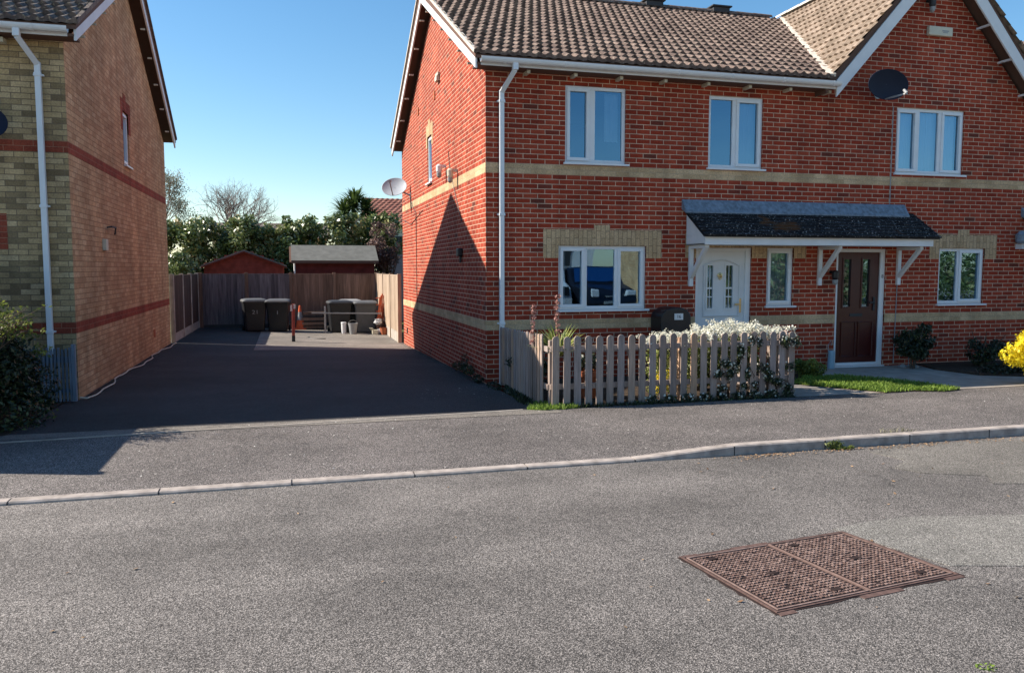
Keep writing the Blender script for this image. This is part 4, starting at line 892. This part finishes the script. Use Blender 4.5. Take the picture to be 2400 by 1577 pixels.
# ------------------------------------------------------------------ iron cover in the road
A_, B_, C_, D_ = [Vector(p) for p in ((-.653, -7.725, 0), (.627, -7.564, 0), (.773, -8.404, 0), (-.552, -8.581, 0))]
def cv(u, v, z=0):  return tuple((A_*(1-u)+B_*u)*(1-v)+(D_*(1-u)+C_*u)*v+Vector((0, 0, z)))
t = thing('manhole_cover', tuple((A_+C_)/2+Vector((0, 0, -.025))), 'large rusty rectangular iron access cover set in the road', 'manhole cover')
def slab(m, u0, u1, v0, v1, z0, z1, r=None):
    V = [cv(u, v, z) for z in (z0, z1) for v in (v0, v1) for u in (u0, u1)]; m.add(V, [(0,2,3,1),(4,5,7,6),(0,1,5,4),(2,6,7,3),(0,4,6,2),(1,3,7,5)], r)
m = MB(); rg = []
for (u0, v0), (u1, v1) in (((0, 0), (1, 0)), ((1, 0), (1, 1)), ((1, 1), (0, 1)), ((0, 1), (0, 0))):
    for q in range(16):
        f_ = q/16; u, v = u0+(u1-u0)*f_, v0+(v1-v0)*f_; o1 = random.uniform(.004, .022); rg.append(cv(u+(o1 if u > .99 else -o1 if u < .01 else 0), v+(o1*1.4 if v > .99 else -o1*1.4 if v < .01 else 0), .0))
m.prism([(p[0], p[1]) for p in rg], lambda a, b: (a, b, -.03), lambda a, b: (a, b, -.0222)); obj('seal', m, M['irond'], t)
m = MB(); e = .018
slab(m, 0, 1, 0, .014, -.03, -.017); slab(m, 0, 1, .986, 1, -.03, -.017); slab(m, 0, .010, .0145, .9855, -.03, -.017); slab(m, .990, 1, .0145, .9855, -.03, -.017)
for u0, u1, v0, v1 in ((-.0, .08, 1.0, 1.045), (.42, .64, 1.0, 1.05), (.9, 1.0, 1.0, 1.045), (.3, .52, -.035, -.0), (.0, .1, -.03, -.0)): slab(m, u0, u1, v0, v1, -.03, -.0212)
obj('frame', m, M['ironf'], t)
for h in range(2):
    ua, ub = (.018, .497) if h == 0 else (.503, .982); m = MB(); rc = MB(); slab(rc, ua, ub, .024, .976, -.03, -.0195, .2)
    slab(m, ua, ua+.007, .024, .976, -.0194, -.015); slab(m, ub-.007, ub, .024, .976, -.0194, -.015); slab(m, ua+.0075, ub-.0075, .024, .036, -.0194, -.015); slab(m, ua+.0075, ub-.0075, .964, .976, -.0194, -.015)
    nu, nv = 20, 28
    for i in range(nu):
        for j in range(nv):
            u = ua+.018+(ub-ua-.036)*(i+.5)/nu; v = .052+.896*(j+.5)/nv; s = (ub-ua-.036)/nu; w = .896/nv
            di = abs((i+.5)/nu-(j+.5)/nv) if h == 0 else abs((i+.5)/nu-1+(j+.5)/nv)
            if random.random() < .02: continue
            a_, b_ = random.uniform(.24, .40), random.uniform(.18, .33); slab(m, u-s*a_, u+s*a_, v-w*b_, v+w*b_, -.0194, random.uniform(-.0165, -.012), random.random())
    p0, p1 = ((cv(ua+.02, .06, -.0135), cv(ub-.02, .94, -.0135)) if h == 0 else (cv(ub-.02, .06, -.0135), cv(ua+.02, .94, -.0135)))
    cpl = obj('cover_plate', m, M['iron'], t); obj('plate_recess', rc, M['irond'], cpl)
    for (u, v) in ((ua+.10, .12), (ub-.12, .88), ((ua+ub)/2, .5)):
        k_ = MB(); slab(k_, u-.025, u+.025, v-.02, v+.02, -.0193, -.0118); obj('keyhole', k_, M['irond'], t)

# ------------------------------------------------------------------ bins
def loft(m, secs, r=None):
    n = len(secs[0]); V = [p for s in secs for p in s]
    Fs = [tuple(range(n))[::-1], tuple(range((len(secs)-1)*n, len(secs)*n))] + [(i*n+j, i*n+(j+1) % n, (i+1)*n+(j+1) % n, (i+1)*n+j) for i in range(len(secs)-1) for j in range(n)]
    m.add(V, Fs, r)
def rrect(w, d, z, c=.04, oy=0):
    P = []
    for sx, sy, a0 in ((1, 1, 0), (-1, 1, 90), (-1, -1, 180), (1, -1, 270)):
        for a in (0, 30, 60, 90): t_ = rad(a0+a); P.append((sx*(w/2-c)+c*math.cos(t_), sy*(d/2-c)+c*math.sin(t_)+oy, z))
    return P
def make_bin(mat, lidmat, num=None):
    t = bpy.data.objects.new('wheelie_bin', None); COL.objects.link(t); BASE[t.name] = Vector((0, 0, 0)); t['category'] = 'wheelie bin'; t['group'] = 'wheelie bins at the end of the drive'
    m = MB(); loft(m, [rrect(.46, .52, .04), rrect(.52, .60, .60), rrect(.56, .68, .90), rrect(.585, .72, .905), rrect(.585, .72, .945)]); obj('body', m, M[mat], t)
    l = MB(); loft(l, [rrect(.61, .78, .948, .05), rrect(.615, .785, .975, .05), rrect(.57, .72, 1.02, .08), rrect(.42, .55, 1.045, .12)]); obj('lid', l, M[lidmat], t)
    h = MB(); h.tube([(-.24, .36, .93), (-.24, .44, .96), (.24, .44, .96), (.24, .36, .93)], .016, 6); obj('handle', h, M['dark'], t)
    for s in (-1, 1):
        w = MB(); w.lathe([(.03, -.025), (.10, -.025), (.10, .025), (.03, .025)], (s*.25, .30, .10), 16, M=Matrix.Rotation(rad(90), 3, 'Y')); obj('wheel', w, M['rubber'], t)
    if num: text(num, .17, (0, -.325, .62), (rad(82), 0, 0), M['lgrey'], t)
    return t
def place(t, x, y, z, rz, label): t.location = (x, y, z); t.scale = (1.17, 1.1, .93); t.rotation_euler = (0, 0, rad(rz)); t['label'] = label; return t
place(make_bin('black', 'dgrey', '21'), -3.90, 13.35, dz(-3.9, 13), 8, 'black wheelie bin standing farthest left, in the shade')
place(make_bin('black', 'dgrey', '1'), -3.20, 13.3, dz(-3.2, 13), -4, 'black wheelie bin beside the farthest left one, nearer the cone')
place(make_bin('black', 'dark'), -1.42, 13.0, dz(-1.4, 13), 3, 'black wheelie bin with sunlit left side right of the red post')
place(make_bin('dgrey', 'dgrey'), -.64, 12.95, dz(-.6, 13), -3, 'grey wheelie bin next to the right fence')
place(make_bin('black', 'lgrey'), -1.04, 13.9, dz(-1, 13.8), 0, 'black wheelie bin with pale lid mostly hidden behind the right pair')
t = thing('bucket', (-1.15, 12.2, dz(-1, 12)), 'pale grey bucket in front of the right pair of bins', 'bucket'); m = MB(); z = dz(-1, 12); m.lathe([(.10, z), (.135, z+.30), (.145, z+.30), (.145, z+.32), (.12, z+.32), (.09, z+.03)], (-1.08, 12.2, .01), 18); obj('tub', m, M['lgrey'], t)
m = MB(); m.tube([(-1.08+.14*math.cos(a), 12.2, z+.30+.12*math.sin(a)) for a in np.linspace(0, math.pi, 9)], .005, 5); obj('handle', m, M['metal'], t)
t = thing('paint_tub', (-1.34, 12.3, z), 'narrow white tub beside the grey bucket', 'tub'); m = MB(); m.lathe([(.07, z), (.075, z+.30), (.08, z+.30), (.08, z+.34), (.07, z+.35)], (-1.34, 12.3, .01), 16); obj('tub', m, M['white'], t)
t = thing('timber_rail', (-1.1, 12.4, .38), 'long thin grey rail lying across the fronts of the right bins', 'rail'); m = MB(); m.beam((-2.25, 12.55, .43), (-.25, 12.3, .40), .03, .035); m.beam((-1.86, 12.55, -.18), (-1.86, 12.55, .62), .05, .035, (0, 1, 0)); obj('bar', m, M['lgrey'], t)
t = thing('timber_stack', (-2.1, 14.1, -.2), 'stack of old brown timber against the end fence', 'timber')
for i, z_ in enumerate((-.14, -.02, .12, .30)):
    m = MB(); m.box(-2.62+.05*i, -1.78, 13.95, 14.3, z_, z_+.09); obj('plank', m, M['board'], t)
# red post
t = thing('security_post', (-2.80, 9.6, dz(-2.8, 9.6)), 'dark red steel parking post with a white reflective top, standing on the drive', 'post'); z = dz(-2.8, 9.6)
m = MB(); m.beam((-2.80, 9.6, z), (-2.80, 9.6, z+.16), .085, .085, (0, 1, 0)); obj('socket', m, M['black'], t); m = MB(); m.beam((-2.80, 9.6, z+.161), (-2.785, 9.6, z+.98), .075, .075, (0, 1, 0)); obj('post', m, M['rpost'], t, bevel=.008)
m = MB(); m.beam((-2.84, 9.56, z+.80), (-2.84, 9.56, z+.95), .05, .02, (0, 1, 0)); m.beam((-2.76, 9.56, z+.86), (-2.76, 9.56, z+.97), .05, .02, (0, 1, 0)); obj('reflector', m, M['white'], t)
t = thing('traffic_cone', (-2.56, 14.05, -.18), 'orange and white traffic cone behind the red post', 'traffic cone'); z = dz(-2.5, 14)
m = MB(); m.box(-2.74, -2.38, 13.87, 14.23, z+.01, z+.05); m.lathe([(.14, z+.05), (.10, z+.30)], (-2.56, 14.05, 0), 18); obj('cone_body', m, M['orange'], t); m = MB(); m.lathe([(.055, z+.551), (.03, z+.74), (.02, z+.75)], (-2.56, 14.05, 0), 18); obj('cone_tip', m, M['orange'], t); m = MB(); m.lathe([(.101, z+.301), (.056, z+.55)], (-2.56, 14.05, 0), 18); obj('white_sleeve', m, M['lgrey'], t)
# orange thing and clutter by the right fence
t = thing('folded_barrier', (-.28, 12.6, -.2), 'bright orange plastic barrier mesh leaning on the sunlit fence', 'barrier'); m = MB()
for i in range(5): m.beam((-.34+.05*i, 12.5+.04*i, .0+.05*i), (-.24+.035*i, 12.55, .98-.05*abs(i-2)), .03, .03, (0, 1, 0))
for q in (.25, .45, .65, .85): m.beam((-.36, 12.52, q), (-.10, 12.56, q+.02), .03, .02)
obj('mesh', m, M['orange'], t)
lab = ['crumpled white plastic bag in the clutter by the right fence', 'dark broken planter in the clutter by the right fence', 'pale cardboard box in the clutter by the right fence', 'brown dead potted plant in the clutter by the right fence']
t = thing('plastic_bag', (-.32, 12.2, -.2), lab[0], 'bag'); m = MB(); V, Q, r = leaves(*blobpts([(-.34, 12.2, .16, .10, .10, .08), (-.30, 12.15, -.12, .09, .08, .07)], 160, .7)[:2], .09, .9, .5); obj('film', (V, Q, r), M['white'], t)
t = thing('planter', (-.15, 12.1, -.2), lab[1], 'planter'); m = MB(); m.lathe([(.10, -.21), (.14, .0), (.15, .0), (.13, -.02)], (-.18, 12.0, 0), 14); obj('pot', m, M['terra'], t)
t = thing('cardboard_box', (-.42, 11.95, -.2), lab[2], 'box'); m = MB(); m.box(-.53, -.37, 12.0, 12.15, -.215, -.07); m.beam((-.53, 12.0, -.07), (-.58, 11.95, .0), .14, .005, (0, 0, 1)); obj('carton', m, M['cream'], t)
t = thing('potted_plant', (-.22, 12.4, -.2), lab[3], 'plant'); crown('foliage', t, [(-.24, 12.3, .05, .14, .14, .2)], 500, .06, 'brownleaf')
m = MB(); m.tube([(-2.05+.35*math.cos(a), 10.9+.5*math.sin(a), dz(-2, 11)+.014) for a in np.linspace(2.6, 5.0, 12)], .012, 5); tag(obj('hose', m, M['dark'], base=(-2, 11, -.2)), 'short dark hose lying on the sunlit end of the drive', 'hose')
# black store box by white door, vase, door clutter
t = thing('storage_box', (3.23, -.28, 0), 'black domed storage box with a white number plate left of the white door', 'storage box')
m = MB(); poly = [(2.745, .01), (3.265, .01), (3.265, .96)]+[(3.005+.26*math.cos(a), .96+.17*math.sin(a)) for a in np.linspace(.12, math.pi-.12, 13)]+[(2.745, .96)]
m.prism(poly, lambda a, z: (a, -.42, z), lambda a, z: (a, -.03, z)); obj('body', m, M['black'], t, bevel=.015)
m = MB(); m.box(2.735, 3.275, -.435, -.421, 1.075, 1.09); obj('lid_rim', m, M['dark'], t)
m = MB(); m.box(2.97, 3.12, -.428, -.4215, .93, 1.03); p = obj('number_plate', m, M['white'], t); text('16', .075, (3.045, -.43, .98), (rad(90), 0, 0), M['dark'], t)
t = thing('wall_lantern', (10.2, 0, 2.3), 'blue-grey wall lantern with white base cut off at the right edge', 'lantern')
m = MB(); m.lathe([(.05, 2.43), (.11, 2.36), (.11, 2.24), (.08, 2.2)], (10.14, -.12, 0), 12); obj('hood', m, M['lead'], t); m = MB(); m.box(10.12, 10.2, -.14, -.0, 2.1, 2.195); obj('bracket', m, M['white'], t)
t = thing('watering_can', (6.12, -.12, 0), 'slim pale blue can standing left of the maroon door', 'can'); m = MB(); m.lathe([(.06, .015), (.055, .30), (.05, .33)], (6.12, -.12, 0), 16); obj('can_body', m, M['blue'], t); m = MB(); m.tube([(6.06, -.12, .28), (6.05, -.12, .42), (6.10, -.12, .50), (6.12, -.12, .42)], .007, 5); obj('handle', m, M['lgrey'], t)
for i, (x, y, s, l) in enumerate(((7.46, -.3, .07, 'small pale stone ornament just right of the maroon door'), (7.62, -.38, .08, 'second pale stone ornament, nearer the glossy shrub'))):
    t = thing('stone_ornament', (x, y, 0), l, 'ornament'); m = MB(); m.lathe([(s, .012), (s*1.1, .03), (s*.6, .06), (s*.2, .075)], (x, y, 0), 12); obj('stone', m, M['lgrey'], t)
t = thing('garden_stake', (7.55, -.32, 0), 'thin pale stake standing between the stone ornaments', 'stake'); m = MB(); m.tube([(7.55, -.33, .0), (7.545, -.32, .34)], .009, 6); obj('rod', m, M['lgrey'], t)

# ------------------------------------------------------------------ beyond the end fence
def shed(label, x0, x1, y0, y1, ze, zr, axis, wallm, roofm, base=-.3):
    t = thing('garden_shed', ((x0+x1)/2, (y0+y1)/2, base), label, 'shed'); m = MB()
    if axis == 'y':
        xm = (x0+x1)/2; m.prism([(x0, base), (x1, base), (x1, ze), (xm, zr), (x0, ze)], lambda x, z: (x, y0, z), lambda x, z: (x, y1, z)); obj('wall', m, M[wallm], t)
        for i in range(12): 
            b = MB()
        r = MB()
        for s in (-1, 1):
            xe = xm+s*((x1-x0)/2+.10); sl_ = (zr-ze)/((x1-x0)/2); P = [(xm, zr+.0), (xe, zr-sl_*abs(xe-xm)), (xe, zr-sl_*abs(xe-xm)+.05), (xm, zr+.055)]
            r.prism(P, lambda x, z: (x, y0-.10, z), lambda x, z: (x, y1+.1, z))
        obj('roof', r, M[roofm], t)
        b = MB()
        for s in (-1, 1): b.beam((xm, y0-.12, zr-.03), (xm+s*((x1-x0)/2+.1), y0-.12, zr-.03-(zr-ze)*1.09), .02, .10, (0, 1, 0))
        obj('barge_board', b, M['wred'], t)
        c = MB(); z = base
        while z < zr-.1:
            w = (x1-x0)/2 if z < ze else (x1-x0)/2*(zr-z)/(zr-ze); c.box(xm-w+.01, xm+w-.01, y0-.012, y0-.001, z, z+.11); z += .125
        obj('cladding', c, M[wallm], t)
    else:
        ym = (y0+y1)/2; m.prism([(y0, base), (y1, base), (y1, ze), (ym, zr-.05), (y0, ze)], lambda y, z: (x0+.08, y, z), lambda y, z: (x1-.08, y, z)); obj('wall', m, M[wallm], t)
        r = MB(); sl_ = (zr-ze)/((y1-y0)/2)
        for s in (-1, 1):
            ye = ym+s*((y1-y0)/2+.16); zz = zr-sl_*abs(ye-ym); P = [(ym, zr-.05), (ye, zz-.05), (ye, zz), (ym, zr)]; r.prism(P, lambda y, z: (x0-.05, y, z), lambda y, z: (x1+.05, y, z))
        obj('roof', r, M[roofm], t)
        b = MB(); zz = ze-sl_*.16
        for s in (-1, 1): b.beam((x0-.06, ym, zr-.06), (x0-.06, ym+s*((y1-y0)/2+.16), zz-.06), .02, .10, (1, 0, 0))
        b.box(x0-.05, x1+.05, y0-.175, y0-.162, zz-.10, zz+.0); obj('fascia_board', b, M['white'] if False else M['soffit'], t)
        c = MB(); z = base
        while z < ze-.12: c.box(x0+.09, x1-.09, y0-.014, y0-.001, z, z+.11); z += .125
        obj('cladding', c, M[wallm], t)
        w = MB(); w.box(x0+.04, x0+.078, y0-.02, y1, base, ze-.05); obj('corner_board', w, M['white'], t)
    return t
shed('brick-red gabled shed behind the left half of the end fence', -5.60, -3.02, 17.0, 20, 1.83, 2.32, 'y', 'wred', 'felt')
shed('red shed with grey felt roof behind the right half of the end fence', -2.72, .12, 16.7, 18.6, 2.09, 2.56, 'x', 'wmar', 'felt')
# laurel hedge: separate bushes standing shoulder to shoulder
for i, (x, h, w, lb_) in enumerate(((-7.3, 3.55, 1.5, 'laurel bush at the left end of the hedge beside the tan house'), (-5.3, 3.70, 1.5, 'laurel bush with yellowing tips behind the gabled shed'), (-3.5, 3.38, 1.25, 'lower dark laurel bush in the dip of the hedge'), (-1.7, 3.72, 1.3, 'laurel bush behind the felt-roofed shed'), (.25, 3.9, 1.35, 'tallest laurel bush near the palm'), (2.4, 3.7, 1.5, 'laurel bush at the right end behind the red house'))):
    bl = [(x+random.uniform(-w, w)*.8, 21.4+random.uniform(-.7, .9), z_, random.uniform(.3, .55), random.uniform(.3, .5), random.uniform(.28, .5)) for z_ in np.linspace(.3, h-.4, 14) for _ in range(4)] + [(x+random.uniform(-w, w)*.9, 21.3+random.uniform(-.4, .4), h-.22+random.uniform(-.12, .12), .25, .3, random.uniform(.18, .3)) for _ in range(7)]
    t = thing('laurel_bush', (x, 21.5, -.3), lb_, 'hedge bush', 'laurel hedge beyond the sheds'); obj('stem', stems((x, 21.5, -.3), 8, 3, 1, .04), M['bark'], t); crown('foliage', t, bl, 13000, .16, 'laurel', shell=.3, aspect=.55)
hb = MB(); hb.box(-30, 30, 26, 26.3, -.3, 2.6)
shrub('shrub', (-6.1, 16, -.3), 'rounded yellow-green bush above the fence beside the tan house', clumps(-6.15, 16.2, 1.65, .55, .5, .62, 20, .2, .32), 4200, .10, 'laurel', stem=(6, 1.4, .4), shell=.4)
bl = clumps(.55, 18.2, 2.45, .62, .6, 1.15, 36, .16, .32); shrub('shrub', (.55, 18.2, -.3), 'reddish brown leafy bush right of the felt-roofed shed', bl, 4200, .10, 'brownleaf', stem=(9, 3.2, .6, .03), shell=.35)
# bare tree
t = thing('bare_tree', (-5.9, 38, -.3), 'leafless twiggy tree against the sky above the hedge', 'tree'); m = MB(); m.tube([(-5.9, 38, -.3), (-5.85, 38, 3.2)], [.16, .11], 8); obj('trunk', m, M['twig'], t)
m = MB()
for i in range(19):
    a = i*.48; el_ = random.uniform(.5, 1.3); branches((-5.85, 38, 3.0), (math.cos(a)*math.cos(el_), .4*math.sin(a), math.sin(el_)), 1.35, .05, 5, .50, .70, (2, 3), .08, m, 3)
obj('crown', m, M['twig'], t)
# young tree by the left house
t = thing('young_tree', (-8.0, 26, -.3), 'slender young tree with pale new leaves beside the tan house', 'tree'); m = MB(); m.tube([(-8.0, 26, -.3), (-7.95, 26, 2.6)], [.10, .07], 8); obj('trunk', m, M['twig'], t)
m = MB(); ends = []
for i in range(8): a = i*.8; branches((-8.05, 26, 2.3+.15*i), (math.cos(a)*.25, math.sin(a)*.4, .9), 1.0, .035, 4, .5, .72, (2, 3), .2, m, 3, ends)
obj('branches', m, M['twig'], t)
E = np.array([tuple(e) for e in ends]); P = np.repeat(E, 12, 0)+RG.normal(0, .14, (len(E)*12, 3)); obj('foliage', leaves(P, RG.normal(0, 1, P.shape), .075, .55), M['paleleaf'], t)
# palm-like tree
t = thing('palm_tree', (-.05, 24, -.3), 'spiky palm with dark green fans rising above the hedge', 'palm'); m = MB(); m.tube([(-.05, 24, -.3), (-.1, 24, 2.5), (-.05, 24, 4.2)], [.14, .12, .10], 8); obj('trunk', m, M['bark'], t)
for c, n, L in (((-.05, 24, 4.35), 170, 1.1), ((-.5, 23.8, 4.1), 120, 1.0), ((.45, 24, 4.2), 130, 1.0), ((.05, 24.1, 4.7), 100, .85), ((.65, 23.9, 3.8), 90, .85), ((-.2, 23.8, 3.8), 100, .9)): sword('rosette', c, n, L, '', 'palm', .085, (-.3, 1.35), .25, parent=t)
# far houses
t = thing('far_house', (6, 40, -.3), 'distant house with red-brown tiled roof between palm and red house', 'house'); m = MB(); m.box(2.3, 10, 38, 46, -.3, 4.4); obj('wall', m, M['cream'], t)
obj('roof', tiles((0, 37.6, 4.3), (1, 0, 0), Vector((0, 4.4, 2.0)).normalized(), math.hypot(4.4, 2.0), lambda s: (2.0, 10.2), gauge=.33, wave=.33, amp=.03), M['tilef'], t); m = MB(); m.prism([(37.6, 4.25), (42, 6.25), (46.4, 4.25)], lambda y, z: (2.02, y, z), lambda y, z: (10.1, y, z)); obj('roof_deck', m, M['soffit'], t)
m = MB(); m.box(3.0, 4.2, 37.97, 38.0, 2.6, 3.7); obj('window', m, M['glass'], t)
t = thing('far_house', (-4, 50, -.3), 'very distant low roof just showing over the dip in the hedge', 'house'); m = MB(); m.box(-8, 0, 50, 57, -.3, 4.0); obj('wall', m, M['tan'], t); m = MB(); m.prism([(49.6, 3.95), (53.5, 5.2), (57.4, 3.95)], lambda y, z: (-8.3, y, z), lambda y, z: (.3, y, z)); obj('roof', m, M['tilel'], t)
t = thing('conservatory_wall', (1.6, 19.5, -.3), 'scrap of pale rendered wall behind the brown bush', 'wall'); m = MB(); m.box(.9, 2.6, 19.5, 19.7, -.3, 2.2); m.box(.85, 2.65, 19.45, 19.75, 2.2, 2.27); obj('render', m, M['lgrey'], t)

# ------------------------------------------------------------------ across the street (seen mirrored in the panes)
t = thing('opposite_house', (14, -30, 0), 'tan brick house across the street, mirrored in the ground floor window', 'house'); m = MB(); m.box(14.0, 26, -28, -24, 0, 4.8); obj('wall', m, M['tan'], t); m = MB(); m.prism([(-28.4, 4.7), (-26, 6.4), (-23.6, 4.7)], lambda y, z: (13.8, y, z), lambda y, z: (26.3, y, z)); obj('roof', m, M['tile'], t)
m = MB(); m.box(16, 17.5, -24, -23.95, 1, 2.1); obj('window', m, M['upvc'], t)
t = thing('opposite_hedge', (30, -22, 0), 'green hedge across the street, mirrored in the right panes', 'hedge'); crown('foliage', t, [(x, -22+random.uniform(-.6, .6), z, 1.1, .8, .8) for x in np.arange(16, 56, 1.1) for z in (.6, 1.8)]+[(x, -24, random.uniform(2, 4.2), 1.6, 1.2, 1.4) for x in np.arange(22, 56, 2.0)], 34000, .2, 'laurel'); obj('stem', stems((30, -22, 0), 5, 2, 2, .05), M['bark'], t)
def vehicle(name, label, cat, x0, x1, yf, L, prof, mat, glassf):
    t = thing(name, ((x0+x1)/2, yf-L/2, 0), label, cat); w = x1-x0; m = MB(); n = len(prof)
    secs = []
    for q, ins in ((0, .10), (.06, .02), (.94, .02), (1, .10)):
        x = x0+w*q; secs.append([(x, yf-p[0], p[1]-(ins if p[1] > 1.0 else ins*.3)) for p in prof])
    loft(m, secs); obj('body', m, M[mat], t, smooth=False)
    return t
car = vehicle('parked_car', 'dark car parked nose-on across the street, mirrored in the ground floor window', 'car', 7.55, 9.45, -15.2, 4.3, [(0.05, .28), (0, .55), (.08, .85), (.25, .98), (1.0, 1.15), (1.65, 1.78), (1.9, 1.86), (3.9, 1.84), (4.25, 1.3), (4.3, .5), (4.2, .28)], 'carp', 0)
m = MB(); m.add([(7.70, -16.19, 1.20), (9.30, -16.19, 1.20), (9.17, -16.82, 1.77), (7.83, -16.82, 1.77)], [(0, 1, 2, 3)]); obj('windscreen', m, M['glass'], car)
for x in (7.62, 9.08):
    m = MB(); m.box(x, x+.34, -15.27, -15.17, .74, .93); obj('headlight', m, M['carw'], car, bevel=.03)
m = MB(); m.box(8.1, 8.9, -15.22, -15.165, .50, .60); m.box(8.15, 8.85, -15.23, -15.17, .76, .80); obj('grille', m, M['lgrey'], car)
for x in (7.60, 9.30):
    for y in (-16.0, -18.6):
        m = MB(); m.lathe([(.08, -.1), (.33, -.1), (.33, .1), (.08, .1)], (x+.05, y, .33), 18, M=Matrix.Rotation(rad(90), 3, 'Y')); obj('wheel', m, M['rubber'], car)
van = vehicle('parked_van', 'white van parked across the street, mirrored in the left panes', 'van', 5.25, 7.32, -15.6, 5.2, [(0.05, .30), (0, .7), (.1, 1.0), (.9, 1.3), (1.5, 2.15), (1.9, 2.45), (5.1, 2.5), (5.2, .4), (5.0, .30)], 'carw', 0)
m = MB(); m.add([(5.45, -16.52, 1.36), (7.12, -16.52, 1.36), (7.0, -17.07, 2.1), (5.57, -17.07, 2.1)], [(0, 1, 2, 3)]); obj('windscreen', m, M['carp'], van)
m = MB(); m.box(5.4, 7.2, -15.66, -15.57, .75, 1.0); obj('bumper', m, M['black'], van)
m = MB(); m.box(7.27, 7.335, -17.9, -16.9, 1.35, 2.0); obj('side_window', m, M['carp'], van)
for x in (5.3, 7.2):
    for y in (-16.5, -19.6):
        m = MB(); m.lathe([(.08, -.1), (.34, -.1), (.34, .1), (.08, .1)], (x+.03, y, .34), 18, M=Matrix.Rotation(rad(90), 3, 'Y')); obj('wheel', m, M['rubber'], van)
t = thing('opposite_house', (7, -29, 0), 'white rendered house across the street, mirrored in the left panes', 'house'); m = MB(); m.box(2, 12.4, -31, -27, 0, 4.8); obj('wall', m, M['white'], t); m = MB(); m.prism([(-31.4, 4.7), (-29, 6.4), (-26.6, 4.7)], lambda y, z: (1.8, y, z), lambda y, z: (12.6, y, z)); obj('roof', m, M['tile'], t)
for x in (3, 6.2, 9.6): m = MB(); m.box(x, x+1.8, -27, -26.95, 2.0, 2.9); obj('window', m, M['dark'], t)
if 'rb' in LH: del LH['rb']
